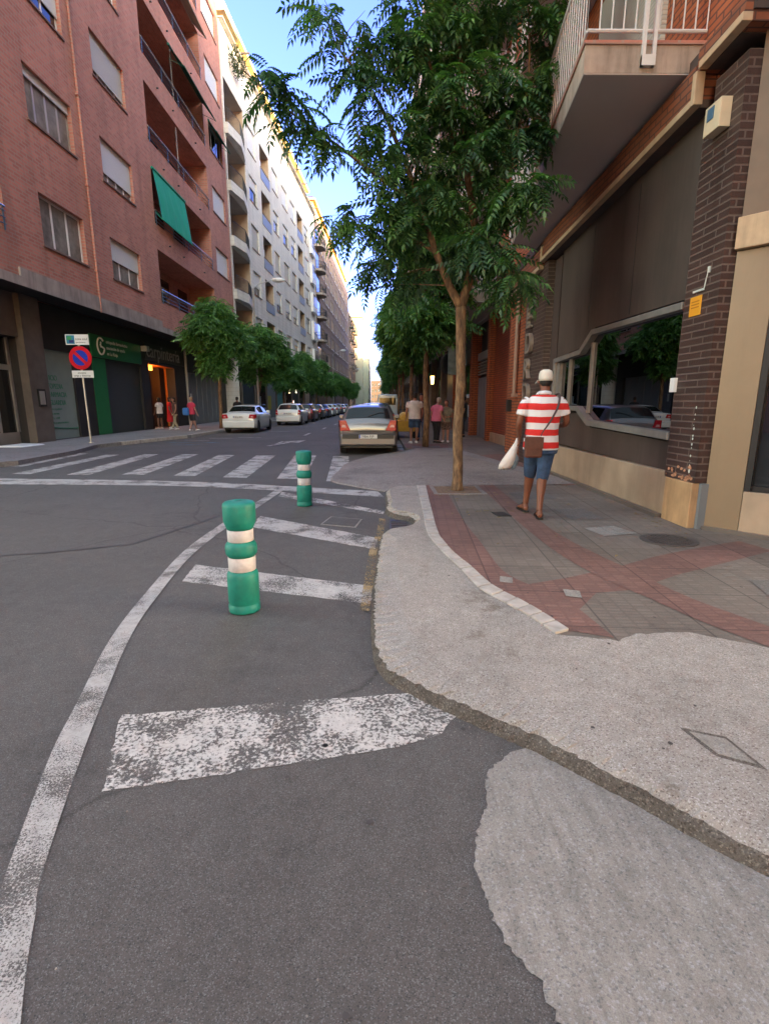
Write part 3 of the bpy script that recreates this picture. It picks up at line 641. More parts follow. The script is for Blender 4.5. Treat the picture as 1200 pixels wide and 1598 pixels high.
def awning(name, u0, u1, z0, y0, z1, y1, mat, par):
    m = MB(); n_ = 14; pts = []
    for i in range(n_+1):
        u = u0+(u1-u0)*i/n_; s_ = .02*math.sin(i*1.9)
        pts.append(((u, y0, z0), (u, (y0+y1)/2-.03+s_, (z0+z1)/2-.04), (u, y1+s_, z1)))
    for i in range(n_):
        for j in (0, 1): m.quad(pts[i][j], pts[i+1][j], pts[i+1][j+1], pts[i][j+1])
    m.tube([(u0-.05, y1, z1), (u1+.05, y1, z1)], .03, 6); m.tube([(u0-.05, y0, z0+.02), (u1+.05, y0, z0+.02)], .06, 8)
    m.tube([(u0, .0, z1+.35), (u0, y1, z1)], .015, 4); m.tube([(u1, .0, z1+.35), (u1, y1, z1)], .015, 4)
    o = m.build(name, mat, par); return o
awning('awning', 28.0-Y0, 32.3-Y0, 12.72, -.03, 10.45, -.32, m_awn, rb)
awning('awning', 31.6-Y0, 36.9-Y0, 20.0, -.03, 19.0, -.8, m_awnd, rb)
awning('awning', 38.0-Y0, 41.0-Y0, 19.55, -.03, 18.9, -.55, m_awnd, rb)
awning('awning', 30.4-Y0, 36.0-Y0, 23.7, -.03, 22.9, -.8, m_shutb, rb)
# ground floor of the red building (1 m behind the upper facade)
gf = 1.0
m = MB(); gh = [(15.2-Y0, 17.9-Y0, .12, 3.6), (18.95-Y0, 21.05-Y0, .14, 3.4), (22.4-Y0, 27.0-Y0, .12, 3.36), (27.9-Y0, 31.4-Y0, .12, 3.5), (33.6-Y0, 40.6-Y0, .12, 3.4), (2-Y0, 14-Y0, .12, 3.2)]
m.wall(0, U1, 0, 5.0, [(max(h[0], .2), *h[1:]) for h in gh], lambda u, v, d: (u, gf+d, v), .5)
m.quad((0, -.06, 5.015), (U1, -.06, 5.015), (U1, 1.0, 5.015), (0, 1.0, 5.015)); m.quad((U1, gf, 0), (U1, 14, 0), (U1, 14, 5.3), (U1, gf, 5.3)); m.quad((0, gf, 0), (0, 14, 0), (0, 14, 5.3), (0, gf, 5.3))
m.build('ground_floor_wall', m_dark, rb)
m = MB(); m.box(17.9-Y0, 18.9-Y0, gf-.28, gf-.002, .12, 5.0); m.box(14.3-Y0, 17.899-Y0, gf-.1, gf-.002, 3.62, 5.0); m.box(14.2-Y0, 15.19-Y0, gf-.1, gf-.002, .12, 3.61); m.build('entrance_surround', m_marble, rb)
m = MB(); m.box(15.2-Y0, 17.9-Y0, gf+.3, gf+.36, .12, .5)
for x in (15.2, 16.05, 16.95, 17.8): m.box(x-Y0, x+.1-Y0, gf+.26, gf+.38, .5, 3.6)
m.box(15.3-Y0, 17.8-Y0, gf+.27, gf+.37, 2.55, 2.72); dr_ = m.build('entrance_door', m_alu, rb)
m = MB(); m.box(15.2-Y0, 17.9-Y0, gf+.31, gf+.33, .5, 3.6); m.build('pane', m_glass, dr_)
m = MB(); m.box(18.2-Y0, 18.62-Y0, gf-.31, gf-.281, 1.35, 1.95); ip = m.build('intercom_panel', m_alud, rb); m = MB(); m.box(18.27-Y0, 18.55-Y0, gf-.32, gf-.311, 1.42, 1.88); m.build('button_plate', m_alu, ip)
m = MB(); m.box(18.95-Y0, 21.05-Y0, gf+.08, gf+.12, .14, 3.4); sp_ = m.build('shop_window', M('frosted_shop_glass', (.27, .35, .33), .25, var=.12, scale=.7), rb)
Mleft = lambda u, z, y: axes((u, y, z), (1, 0, 0), (0, 0, 1), (0, -1, 0))
for i, s in enumerate(['SERVICIO', 'ORTOPEDIA', 'DE FARMACIA', 'DE GUARDIA']): text_mesh('window_lettering', s, .27, m_txtg, sp_, Mleft(19.05-Y0, 2.3-.3*i, gf+.075), .002, squeeze=.85)
for i, s in enumerate(['Atención al público', 'Lunes a viernes', 'de 9:00 a 14:00', 'Consulta y asesoramiento']): text_mesh('window_lettering', s, .12, m_txtg, sp_, Mleft(19.15-Y0, 1.22-.17*i, gf+.075), .001)
m = MB(); pts = [(19.0-Y0+2.0*i/10, gf+.07, .62-.12*math.sin(i/10*math.pi/2)) for i in range(11)]; m.tube(pts, .022, 5); m.build('green_line', m_txtg, sp_)
m = MB(); m.box(22.4-Y0, 23.5-Y0, gf-.02, gf+.05, .14, 3.36); m.build('green_panel', m_greenp, rb)
m = MB(); m.box(23.52-Y0, 27.0-Y0, gf+.12, gf+.16, .12, 3.36); m.build('roller_shutter', m_shutg, rb)
m = MB(); m.box(22.4-Y0, 27.0-Y0, gf-.07, gf-.002, 3.4, 4.32); sg = m.build('shop_sign', m_greenp, rb)
arc = [(0.30*math.cos(a), .34*math.sin(a)) for a in np.linspace(.75, 2*math.pi-.25, 26)]+[(.12, -.02), (.02, -.03), (-.02, .06), (.03, .13), (.0, .17)]
m = MB(); m.tube([(23.15-Y0+x*.95, gf-.09, 3.88+y) for x, y in arc], .035, 6); m.build('round_logo', m_txt, sg)
for i, s in enumerate(['ortopedia farmacéutica', 'asociación de ayuda', 'en La Rioja']): text_mesh('sign_lettering', s, .21, m_txt, sg, Mleft(23.65-Y0, 4.05-.25*i, gf-.072), .003)
m = MB(); m.box(27.9-Y0, 31.4-Y0, gf-.05, gf-.002, 3.5, 3.62); m.build('lintel', m_dark, rb)
cs = MB(); cs.box(27.5-Y0, 33-Y0, gf-.06, gf-.002, 3.7, 4.55); cs = cs.build('shop_sign', m_black, rb)
text_mesh('sign_lettering', 'carpintería', 1.0, M('brushed_steel_lettering', (.28, .27, .27), .4, .3), cs, Mleft(27.65-Y0, 3.85, gf-.062), .012, squeeze=1.05)
# lit carpentry shop porch
m = MB(); a, b = 27.9-Y0, 31.4-Y0; m.quad((a, 2.3, .13), (b, 2.3, .13), (b, 2.3, 3.5), (a, 2.3, 3.5)); m.quad((a, 1.5, .12), (a, 2.3, .12), (a, 2.3, 3.5), (a, 1.5, 3.5)); m.quad((b, 1.5, .12), (b, 2.3, .12), (b, 2.3, 3.5), (b, 1.5, 3.5)); m.quad((a, 1.0, 3.49), (b, 1.0, 3.49), (b, 2.3, 3.49), (a, 2.3, 3.49))
pw = m.build('porch_panelling', M('orange_wood_panel', (.55, .17, .03), .45, var=.2, scale=2), rb)
m = MB(); m.box(a+2.75, a+3.4, 1.6, 2.28, .12, 3.48); m.build('porch_door', m_dark, pw); m = MB(); m.box(a+.55, a+.62, 1.2, 2.29, .12, 3.48); m.build('door_post', m_dark, pw)
m = MB(); m.box(a+.1, a+.6, 1.05, 1.5, 3.2, 3.46); m.build('porch_lamp', M('amber_lamp', (.9, .4, .08), .4, var=0, emit=(1, .33, .04), es=1.1), pw)
pl = bpy.data.lights.new('porch_light', 'POINT'); pl.energy = 26; pl.color = (1, .35, .07); pl.shadow_soft_size = .15
plo = bpy.data.objects.new('porch_light', pl); COL.objects.link(plo); plo.location = (-12.45, 28.9, 2.95)
m = MB(); m.box(33.6-Y0, 40.6-Y0, gf+.2, gf+.26, .12, 3.4)
for i in range(8): m.box(33.6-Y0+i, 33.64-Y0+i, gf+.17, gf+.2, .14, 3.38)
gt = m.build('garage_gate', m_gatec, rb); m = MB(); m.box(34.2-Y0, 34.42-Y0, gf+.15, gf+.17, 1.6, 2.1); m.build('notice_plate', m_txt, gt)
m = MB(); m.tube([(33.0-Y0, gf-.12, .12), (33.0-Y0, gf-.12, 5.0)], .075, 8); m.build('downpipe', M('pale_pipe', (.35, .32, .3), .6), rb)
m = MB(); m.box(26.98-Y0, 27.3-Y0, gf-.4, gf-.1, 4.05, 4.3); m.build('security_camera', m_alu, rb)
m = MB(); m.hexa([(-11.75, 16.0, .12), (-11.05, 16.1, .12), (-11.05, 17.2, .12), (-11.75, 17.2, .12)], [(-11.75, 16.05, .17), (-11.1, 16.15, .15), (-11.1, 17.15, .15), (-11.75, 17.15, .17)])
tag(m.build('entrance_ramp', m_wframe), 'small pale ramp lying before the door left of the shop window', 'ramp')
# ------------------------------------------------------------------ white building
def facade_building(name, label, A, B, depth, H, grp=None):
    d = Vector((B[0]-A[0], B[1]-A[1], 0)); L = d.length; t = thing(name, label, 'building', (A[0], A[1], 0), math.atan2(d.y, d.x), grp); return t, L
def shell(m, L, z0, H, dp, mi=0, y=0.0):
    m.quad((0, y, z0), (0, dp, z0), (0, dp, H), (0, y, H), mi); m.quad((L, y, z0), (L, dp, z0), (L, dp, H), (L, y, H), mi)
    m.quad((0, y, H), (L, y, H), (L, dp, H), (0, dp, H), mi); m.quad((0, dp, z0), (L, dp, z0), (L, dp, H), (0, dp, H), mi)
wb, L = facade_building('apartment_building', 'white tiled apartment block with angled corner balconies next to the red brick block', (-11, 42), (-9, 80), 12, 30)
WP, WH = 3.77, 27.8
holes = []; ww = []; lg = []
for k in range(7):
    z = 3.3+WP*k
    if z < 5: continue
    for (a, b) in ((5.75, 8.05), (13.8, 16.0), (17.9, 20.4), (21.9, 24.4), (30.2, 32.8)):
        if z+1.95 < WH: ww.append((a, z, b-a, 1.95, k)); holes.append((a, b, z, z+1.95, .2))
    for (a, b) in ((9.5, 12.7), (25.7, 29.0)):
        if z+2.2 < WH: lg.append((a, b, z-.75, z+2.1, k)); holes.append((a, b, z-.75, z+2.1, 1.4))
    if z+2.2 < WH: holes.append((0.25, 4.85, z-.9, z+2.25, 1.5)); lg.append((.25, 4.85, z-.9, z+2.25, -k))
m = MB(); m.wall(0, L, 4.6, WH, holes, fnL); shell(m, L, 0, WH, 12); m.build('tiled_wall', m_whitewall, wb)
for (u, z, a, b, k) in ww: window(wb, u, z, a, b, m_wframe if (int(u)+k) % 3 else m_raild, 2, [.85, .4, .95, .6, .3, .9][(int(u*3)+k*5) % 6], m_shut if (int(u)+k) % 4 else m_shutb, m_glass, depth=.16)
for (a, b, z0, z1, k) in lg:
    d = 1.5 if k < 0 or a < 1 else 1.4
    m = MB(); m.mi = 0; m.quad((a, d, z0), (b, d, z0), (b, d, z1), (a, d, z1)); m.quad((a+.003, .22, z0), (a+.003, d, z0), (a+.003, d, z1), (a+.003, .22, z1)); m.quad((b-.003, .06, z0), (b-.003, d, z0), (b-.003, d, z1), (b-.003, .06, z1))
    m.mi = 1; m.quad((a, .03, z1-.004), (b, .03, z1-.004), (b, d, z1-.004), (a, d, z1-.004)); m.quad((a, .03, z0+.004), (b, .03, z0+.004), (b, d, z0+.004), (a, d, z0+.004))
    bal = m.build('balcony', [m_tanwall, m_plaster], wb)
    m = MB(); m.box(a+.5, a+.5+min(1.8, (b-a)*.55), d-.05, d-.01, z0+.05, z0+2.3); m.build('balcony_door', m_glass if k % 2 else m_shutb, bal)
    if a < 1:
        path = [(a-.2, -.25), (a+1.9, -.55), (a+3.6, -.25), (b, -.02)]
        m = MB(); m.prism([(x, y) for x, y in path]+[(b, .6), (a-.2, .6)], z0-.55, z0+.15); m.build('balcony_parapet', m_whitewall, bal)
        m = MB(); rails(m, [(a-.2, -.22), (a+1.9, -.5), (a+3.6, -.22), (b, .0)], z0+.2, z0+1.15, 2, .14, .022); m.build('railing', m_raild, bal)
    else:
        m = MB(); m.box(a, b, -.04, -.01, z0+.02, z0+.85)
        m.build('railing_panel', m_railg, bal); m = MB(); m.tube([(a, -.03, z0+.95), (b, -.03, z0+.95)], .03, 6); m.build('handrail', m_raild, bal)
        if k in (3, 5): m = MB(); m.box(a+.4, a+1.2, .25, .6, z0+1.3, z0+1.85); m.build('air_conditioner', m_wframe, bal)
for k in range(1, 7):
    z = 3.3+WP*k
    if z+2 > WH: continue
    m = MB(); m.box(33.8, 36.6, -.35, -.003, z-.5, z+2.0); gb = m.build('glazed_balcony', m_wframe, wb)
    m = MB()
    for j in range(4): m.box(33.9+j*.68, 34.5+j*.68, -.365, -.351, z+.3, z+1.9)
    m.build('pane', m_cglass, gb)
m = MB(); m.box(.3, L-.2, .0, .18, WH+.001, WH+.55); m.box(-.1, L+.1, -.35, .3, WH-.05, WH-.001) ; m.build('roof_parapet', m_whitewall, wb)
m = MB(); m.box(.6, L-.6, 1.0, 11, WH+.001, 30.5, 0); m.box(.2, L-.2, .5, 11.4, 30.51, 30.8, 0)
at = m.build('attic_storey', m_yel, wb)
m.each([(2+i*4, 3.6+i*4, .94, .998, WH+.7, WH+2.1) for i in range(9)], 'attic_window', m_glass, at)
m = MB(); m.hexa([(-.4, -.6, 27.95), (2.8, -.6, 27.95), (2.8, 2.1, 27.95), (-.4, 2.1, 27.95)], [(-.4, .5, 30.6), (2.8, .5, 30.6), (2.8, 2.1, 30.6), (-.4, 2.1, 30.6)]); m.build('corner_gable', m_yel, wb)
m.each([(4.2+i*4, 4.32+i*4, -.95, .1, WH+.2, WH+.3) for i in range(9)], 'roof_spout', m_iron, wb)
def planter(u, z, n, par, name='planter_foliage'):
    m = MB()
    for i in range(n):
        c = Vector((u+random.uniform(-1.2, 1.2), -.3+random.uniform(-.5, .3), z+random.uniform(-.5, .9))); d = Vector((random.uniform(-1, 1), random.uniform(-1, 1), random.uniform(-.4, 1))).normalized()
        s_ = d.cross(Vector((0, 0, 1))).normalized()*.05; m.quad(c-s_, c+d*.35, c+s_, c-d*.05)
    return m.build(name, m_leafplain, par)
m_leafplain = M('balcony_plant_leaf', (.06, .10, .035), .7, var=.5, scale=3)
planter(3.0, 26.3, 260, wb)
# ground floor shops of the white building
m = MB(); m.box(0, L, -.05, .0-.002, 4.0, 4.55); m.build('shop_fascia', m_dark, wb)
shopm = [m_shutg, m_glass, m_gatec, M('teal_shop_panel', (.06, .22, .22), .5), m_glass, m_shutg, m_glass, m_tanwall, m_glass, m_shutg]
for i in range(10):
    m = MB(); m.box(.5+i*3.75, 3.7+i*3.75, -.07, -.003, .12, 3.9); sh = m.build('shop_front', [shopm[i]], wb)
    m = MB(); m.box(.35+i*3.75, .48+i*3.75, -.15, -.004, .12, 4.0); m.build('pilaster', m_marble, sh)
for u, z, c in ((17.5, 2.6, (1, .75, .4)), (21, 2.7, (1, .85, .6)), (27, 3.0, (1, .95, .85)), (19.2, 1.3, (1, .6, .5))):
    m = MB(); m.box(u, u+.45, -.12, -.08, z, z+.5); m.build('lit_shop_light', M('shop_light_%d' % int(u*10), c, .4, var=0, emit=c, es=1.3), wb)
m = MB(); m.box(5.0, 5.7, -.09, -.071, 1.2, 2.1); m.build('poster', m_txt, wb); m = MB(); m.box(8.2, 9.4, -.09, -.071, .9, 2.2); m.build('yellow_poster', M('yellow_poster', (.4, .34, .06), .7), wb)
# ------------------------------------------------------------------ beige building
bb, L2 = facade_building('apartment_building', 'long beige brick apartment block beyond the white block', (-8.95, 80.1), (-7.2, 135), 12, 28)
BH = 27.4; holes = []; bw_ = []
us = [5.0, 7.2, 11.2, 13.6, 18, 20.5, 25, 27.6, 32, 34.8, 39, 42, 46.5, 49.5]
for k in range(7):
    z = 4.7+3.3*k
    for i, u in enumerate(us): bw_.append((u, z, 1.5, 1.9, (i*3+k*7) % 5)); holes.append((u, u+1.5, z, z+1.9, .2))
m = MB(); m.wall(0, L2, 0, BH, holes, fnL); shell(m, L2, 0, BH, 12)
m.build('brick_wall', m_beige, bb)
for (u, z, a, b, k) in bw_: window(bb, u, z, a, b, m_wframe, 2, [.1, .5, .95, .0, .3][k], m_shutb if k else m_shut, m_glass, depth=.14, tiny=True)
for k in range(7):
    z = 4.3+3.3*k; m = MB(); m.prism([(.2, -.001), (.5, -.9), (1.4, -1.25), (2.4, -1.25), (3.3, -.9), (3.6, -.001)], z-.25, z+.05, 0)
    bal = m.build('balcony', m_bandc, bb); m = MB(); rails(m, [(.25, -.05), (.5, -.85), (1.4, -1.2), (2.4, -1.2), (3.3, -.85), (3.55, -.05)], z+.1, z+1.05, 3, .15, .025); m.build('railing', m_raild, bal)
    m = MB(); m.box(.5, 3.2, -.02, -.004, z+.1, z+2.3); m.build('balcony_door', m_glass, bal)
m = MB()
for k in range(1, 7): m.box(4, L2, -.06, -.003, 4.2+3.3*k, 4.35+3.3*k)
m.build('string_course', m_beige, bb)
m = MB(); m.box(3, L2-.3, .6, 11, BH+.001, 30.7); m.box(2.6, L2, .2, 11.4, 30.71, 31.0); at = m.build('attic_storey', M('ochre_attic_wall', (.58, .38, .18), .85), bb)
m.each([(4.5+i*4.2, 6.3+i*4.2, .55, .598, BH+.6, BH+2.3) for i in range(11)], 'attic_window', m_glass, at)
m = MB(); m.box(0, L2, 0, .15, BH+.001, BH+.8); m.build('roof_parapet', m_beige, bb)
# ------------------------------------------------------------------ green awning block, tower and far buildings
def simple_block(name, label, A, B, dp, H, wallm, cols, rows, z0, pitch, ww_, wh, extra=None, shutm=None, ends=True):
    t, L_ = facade_building(name, label, A, B, dp, H); holes = []; q = []
    for k in range(rows):
        for i in range(cols):
            u = L_*(i+.5)/cols-ww_/2; z = z0+pitch*k
            if z+wh < H-.4: holes.append((u, u+ww_, z, z+wh, .2)); q.append((u, z, (i*3+k*5) % 5))
    m = MB(); m.wall(0, L_, 0, H, holes, fnL); shell(m, L_, 0, H, dp); m.build('wall', wallm, t)
    for u, z, k in q: window(t, u, z, ww_, wh, m_wframe, 2, [.1, .5, .9, 0, .3][k], shutm or m_shut, m_glass, depth=.14, tiny=True)
    return t, L_
gb_, L3 = simple_block('apartment_building', 'lower beige block with dark green awnings on its balconies', (-7.15, 135.2), (-6.6, 160), 14, 24, m_beige, 5, 6, 4.6, 3.3, 1.8, 1.9)
for k in range(2, 6):
    for u in (1.2, 8.5, 15.5):
        z = 4.2+3.3*k; m = MB(); m.box(u, u+3.6, -1.1, -.003, z-.2, z); bal = m.build('balcony', m_bandc, gb_); m = MB(); rails(m, [(u, -.05), (u, -1.05), (u+3.6, -1.05), (u+3.6, -.05)], z+.1, z+1.0, 3, .3, .03); m.build('railing', m_raild, bal)
        if k > 3: awning('awning', u+.1, u+3.5, z+2.7, -.05, z+1.1, -1.2, m_awnd, bal)
tw = thing('apartment_tower', 'tall pale tower with blank end wall, its top coloured cream for the sunlight', 'building', (-4.4, 160.5, 0), LF)
m = MB(); m.mi = 0; m.box(0, 60, 0, 9, 0, 19.6); m.mi = 1; m.box(0, 60, .001, 8.99, 19.601, 26.6); m.mi = 0; m.box(6, 60, -1.6, -.001, 0, 17.5); m.build('wall', [m_greenw, m_yel], tw)  # sunlight on the upper part put into its cream colour
for k in range(7):
    for i in range(8):
        if i < 1 or k < 5: window(tw, 2+i*6, 3+2.7*k, 1.8, 1.5, m_wframe, 2, .3, m_shut, m_glass, depth=-.04, tiny=True, y0=-.02 if i < 1 else -1.62)
m = MB(); m.box(-.6, 12, -.3, 4, 26.601, 26.8); m.box(1, 3, 2, 5, 26.801, 28.2); m.build('roof', m_bandc, tw)
# far end of the street
fo, _ = simple_block('apartment_building', 'sunlit orange rendered block closing the far end of the street', (-3.2, 262), (3.0, 259), 14, 12.6, m_orwall, 4, 4, 1.6, 2.8, .9, 1.3)
fp = thing('apartment_building', 'pale rendered block beside the far orange block', 'building', (2.2, 235, 0), rad(-90)); fp.location = (2.2, 258, 0)
m = MB(); m.box(0, 118, 0, 12, 0, 16.4); m.box(0, 90, .5, 12, 16.401, 18.6); m.build('wall', m_pale, fp)
for k in range(5):
    for i in range(20): window(fp, 2+i*5.7, 2.6+2.8*k, 2.2, 1.6, m_wframe, 2, .4, m_shutb, m_glass, depth=-.04, tiny=True, y0=-.02)
m.each([(8+i*11.4, 11.4+i*11.4, -.9, -.07, 2.2+2.8*(k+1)-.4, 2.2+2.8*(k+1)+.3) for k in range(4) for i in range(10)], 'balcony', m_whitewall, fp)
# ------------------------------------------------------------------ right building (near)
nr = thing('apartment_building', 'orange brick building on the right with a dark closed shop and concrete balconies', 'building', (3.5, 5.4, 0), 0)
OFF = (3.5, 5.4, 0)
def nb(m, name, mats, parent=None, **k): return m.build(name, mats, parent or nr, offset=OFF, **k)
TL = lambda Y: -.05*(Y-8.5)            # the long courses drop slightly up the street
def runbox(m, X0, X1, Ya, Yb, z0, z1, mi=None):   # box along Y that follows the drop
    m.hexa([(X0, Ya, z0+TL(Ya)), (X1, Ya, z0+TL(Ya)), (X1, Yb, z0+TL(Yb)), (X0, Yb, z0+TL(Yb))], [(X0, Ya, z1+TL(Ya)), (X1, Ya, z1+TL(Ya)), (X1, Yb, z1+TL(Yb)), (X0, Yb, z1+TL(Yb))], mi)
m = MB(); m.box(3.70, 3.9, 5.5, 14.2, .05, 5.3); nb(m, 'core_wall', m_panel)
# upper orange wall
TOP = 30.5
m = MB(); m.hexa([(3.5, 5.42, 4.9+TL(5.42)), (3.9, 5.2, 4.9+TL(5.42)), (3.9, 16, 4.9+TL(16)), (3.5, 16, 4.9+TL(16))], [(3.5, 5.42, TOP), (3.9, 5.2, TOP), (3.9, 16, TOP), (3.5, 16, TOP)])
m.hexa([(3.5, 5.42, 4.9), (4.95, 3.78, 4.9), (5.1, 3.9, 4.9), (3.9, 5.3, 4.9)], [(3.5, 5.42, TOP), (4.95, 3.78, TOP), (5.1, 3.9, TOP), (3.9, 5.3, TOP)])
m.box(4.951, 24, 3.75, 4.0, 0, TOP); m.hexa([(3.9, 5.5, 6), (24, 4.01, 6), (24, 16, 6), (3.9, 16, 6)], [(3.9, 5.5, TOP-.01), (24, 4.01, TOP-.01), (24, 16, TOP-.01), (3.9, 16, TOP-.01)])
nb(m, 'brick_wall', m_orbrick)
# beam above the shop with cream trim
m = MB(); runbox(m, 3.28, 3.699, 6.02, 10.9, 4.42, 4.72); m.hexa([(3.28, 5.32, 4.80), (3.699, 5.32, 4.80), (3.699, 6.0, 4.76), (3.28, 6.0, 4.76)], [(3.28, 5.32, 5.0), (3.699, 5.32, 5.0), (3.699, 6.0, 4.97), (3.28, 6.0, 4.97)])
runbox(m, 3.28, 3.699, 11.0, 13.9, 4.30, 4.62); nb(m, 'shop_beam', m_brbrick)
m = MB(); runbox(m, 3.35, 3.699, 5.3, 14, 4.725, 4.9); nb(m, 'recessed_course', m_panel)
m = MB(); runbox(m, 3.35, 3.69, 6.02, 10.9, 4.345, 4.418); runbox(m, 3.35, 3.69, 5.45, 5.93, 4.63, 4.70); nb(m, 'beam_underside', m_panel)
m = MB(); runbox(m, 3.25, 3.345, 6.02, 10.9, 4.335, 4.405); m.box(3.25, 3.345, 5.95, 6.015, 4.46, 4.76); runbox(m, 3.25, 3.345, 5.3, 5.93, 4.63, 4.70)
runbox(m, 3.25, 3.345, 10.905, 10.97, 4.335, 4.62); runbox(m, 3.25, 3.345, 11.0, 13.9, 4.22, 4.298); nb(m, 'cream_trim', m_cream, bevel=.006)
# shop front: window outline with a step (Y, z)
wout = [(6.04, 1.03), (8.45, 1.10), (8.95, 1.33), (10.28, 1.34), (10.28, 2.30), (9.0, 2.35), (8.55, 2.61), (6.04, 2.57)]
def ring_prism(m, outer, inner, X0, X1, mi=None):
    n_ = len(outer)
    for i in range(n_-1):
        j = (i+1) % n_; a, b, c, d = outer[i], outer[j], inner[j], inner[i]
        m.hexa([(X0, *a), (X0, *b), (X0, *c), (X0, *d)], [(X1, *a), (X1, *b), (X1, *c), (X1, *d)], mi)
inn_ = [(6.05, 1.12), (8.42, 1.19), (8.92, 1.41), (10.18, 1.42), (10.18, 2.22), (8.96, 2.27), (8.51, 2.53), (6.05, 2.49)]
m = MB(); ring_prism(m, wout, inn_, 3.42, 3.56); sf = nb(m, 'shop_window', m_frame, bevel=.006)
m = MB(); m.add([(3.53, y, z) for y, z in inn_], [tuple(range(8))]); 
m_shopglass, nt_, p_ = nmat('shop_window_glass'); nt_.nodes.remove(p_)
gl = nt_.nodes.new('ShaderNodeBsdfGlossy'); gl.inputs['Roughness'].default_value = .01; gl.inputs[0].default_value = (.26, .27, .29, 1); tr = nt_.nodes.new('ShaderNodeBsdfTransparent'); tr.inputs[0].default_value = (.28, .29, .29, 1)
fr = nt_.nodes.new('ShaderNodeFresnel'); fr.inputs[0].default_value = 1.5; mx_ = nt_.nodes.new('ShaderNodeMixShader'); nt_.links.new(fr.outputs[0], mx_.inputs[0]); nt_.links.new(tr.outputs[0], mx_.inputs[1]); nt_.links.new(gl.outputs[0], mx_.inputs[2]); nt_.links.new(mx_.outputs[0], nt_.nodes['Material Output'].inputs[0])
nb(m, 'pane', m_shopglass, sf)
for q_ in ((3.49, 3.545, 8.60, 8.66, 1.30, 2.42), (3.49, 3.545, 9.55, 9.61, 1.425, 2.24), (3.47, 3.545, 10.02, 10.17, 1.425, 2.21)): m = MB(); m.box(*q_); nb(m, 'mullion', m_frame, sf)
m = MB()
for i in range(18): m.hexa([(3.665, 6.05, 1.12+i*.078), (3.699, 6.05, 1.12+i*.078), (3.699, 10.2, 1.12+i*.078), (3.665, 10.2, 1.12+i*.078)], [(3.645, 6.05, 1.17+i*.078), (3.66, 6.05, 1.185+i*.078), (3.66, 10.2, 1.185+i*.078), (3.645, 10.2, 1.17+i*.078)])
nb(m, 'slatted_blind', M('dark_blind', (.045, .04, .038), .6), sf)
# panels above and below the window, drawn as stepped outlines
def outline_panel(m, pts, X0, X1, mi=None): m.hexa([(X0, *p) for p in pts], [(X1, *p) for p in pts], mi)
m = MB(); lower = [(6.04, .66), (10.3, .70), (10.3, 1.30), (8.96, 1.29), (8.46, 1.07), (6.04, 1.0)]; outline_panel(m, lower, 3.5, 3.64); nb(m, 'lower_panel', m_panel)
m = MB(); upper = [(6.04, 2.61), (8.56, 2.65), (9.02, 2.39), (10.3, 2.33), (10.3, 4.25), (6.04, 4.55)]; outline_panel(m, upper, 3.5, 3.64); up_ = nb(m, 'upper_panel', m_panel2)
for y_ in (7.45, 8.88): m = MB(); m.box(3.496, 3.4995, y_, y_+.012, 2.66, 4.3); nb(m, 'panel_joint', m_alud, up_)
m = MB(); m.box(3.44, 3.66, 5.98, 10.35, .08, .66); nb(m, 'granite_plinth', m_plinth, bevel=.008)
m = MB(); m.box(3.36, 3.46, 6.0, 10.4, .08, .145); nb(m, 'plinth_step', m_marble)
m = MB(); m.box(3.42, 3.66, 5.45, 5.975, .08, .60); nb(m, 'ochre_plinth', m_plinth2, bevel=.01)
m = MB(); m.box(3.5, 3.66, 5.40, 5.447, .08, .6); nb(m, 'grey_plinth_strip', m_gatec)
m = MB(); m.box(3.44, 3.69, 5.44, 6.03, .605, 4.45); m.box(3.445, 3.69, 5.44, 5.92, 4.451, 4.66); m.mi = 1
for i in range(26):
    y = random.uniform(5.5, 6.0); z = .62+abs(random.gauss(0, .07)); s_ = random.uniform(.01, .035)
    m.add([(3.437, y+math.cos(a)*s_*random.uniform(.6, 1.3), z+math.sin(a)*s_*.8*random.uniform(.6, 1.2)) for a in np.linspace(0, 5.6, 7)], [tuple(range(7))])
br = nb(m, 'dark_brick_pillar', [m_dkbrick, m_chip])
m = MB()
for i in range(13):
    y = 5.56+i*.0008+random.uniform(-.008, .008); z = .74+i*.055+random.uniform(-.02, .02); s_ = random.uniform(.004, .012)+(.012 if i < 1 else 0)
    m.add([(3.436, y+math.cos(a)*s_, z+math.sin(a)*s_*1.4) for a in np.linspace(0, 5.6, 7)], [tuple(range(7))])
nb(m, 'plaster_spots', m_txt, br)
# dark return and second pillar with upright letters
m = MB(); m.box(3.5, 3.66, 10.351, 10.72, .1, 4.2); nb(m, 'dark_return', m_panel)
m = MB(); m.box(3.36, 3.69, 10.73, 12.15, .1, 4.2); nb(m, 'dark_brick_pillar', m_dkbrick)
MR = lambda X, Y, z: axes((X, Y, z), (0, -1, 0), (0, 0, 1), (-1, 0, 0))
for i, ch in enumerate('EDRD'):
    text_mesh('sign_letter', ch, .62, m_txtb, nr, Matrix.Translation((-3.5, -5.4, 0)) @ MR(3.31, 11.80+.02*i, 3.06-.53*i), .04, squeeze=.95)
# bright orange brick pier and recess
m = MB(); m.box(3.5, 3.69, 12.16, 14.0, .1, 4.5); nb(m, 'brick_pier', m_orbrick)
m = MB(); m.tube([(3.43, 13.1, 1.7), (3.43, 13.1, 4.3)], .05, 8); m.box(3.38, 3.5, 13.0, 13.2, 1.62, 1.7); nb(m, 'downpipe', M('clay_coloured_pipe', (.40, .25, .18), .6))
m = MB(); m.box(3.40, 3.495, 13.55, 13.75, 1.25, 1.55); nb(m, 'letter_box', m_black)
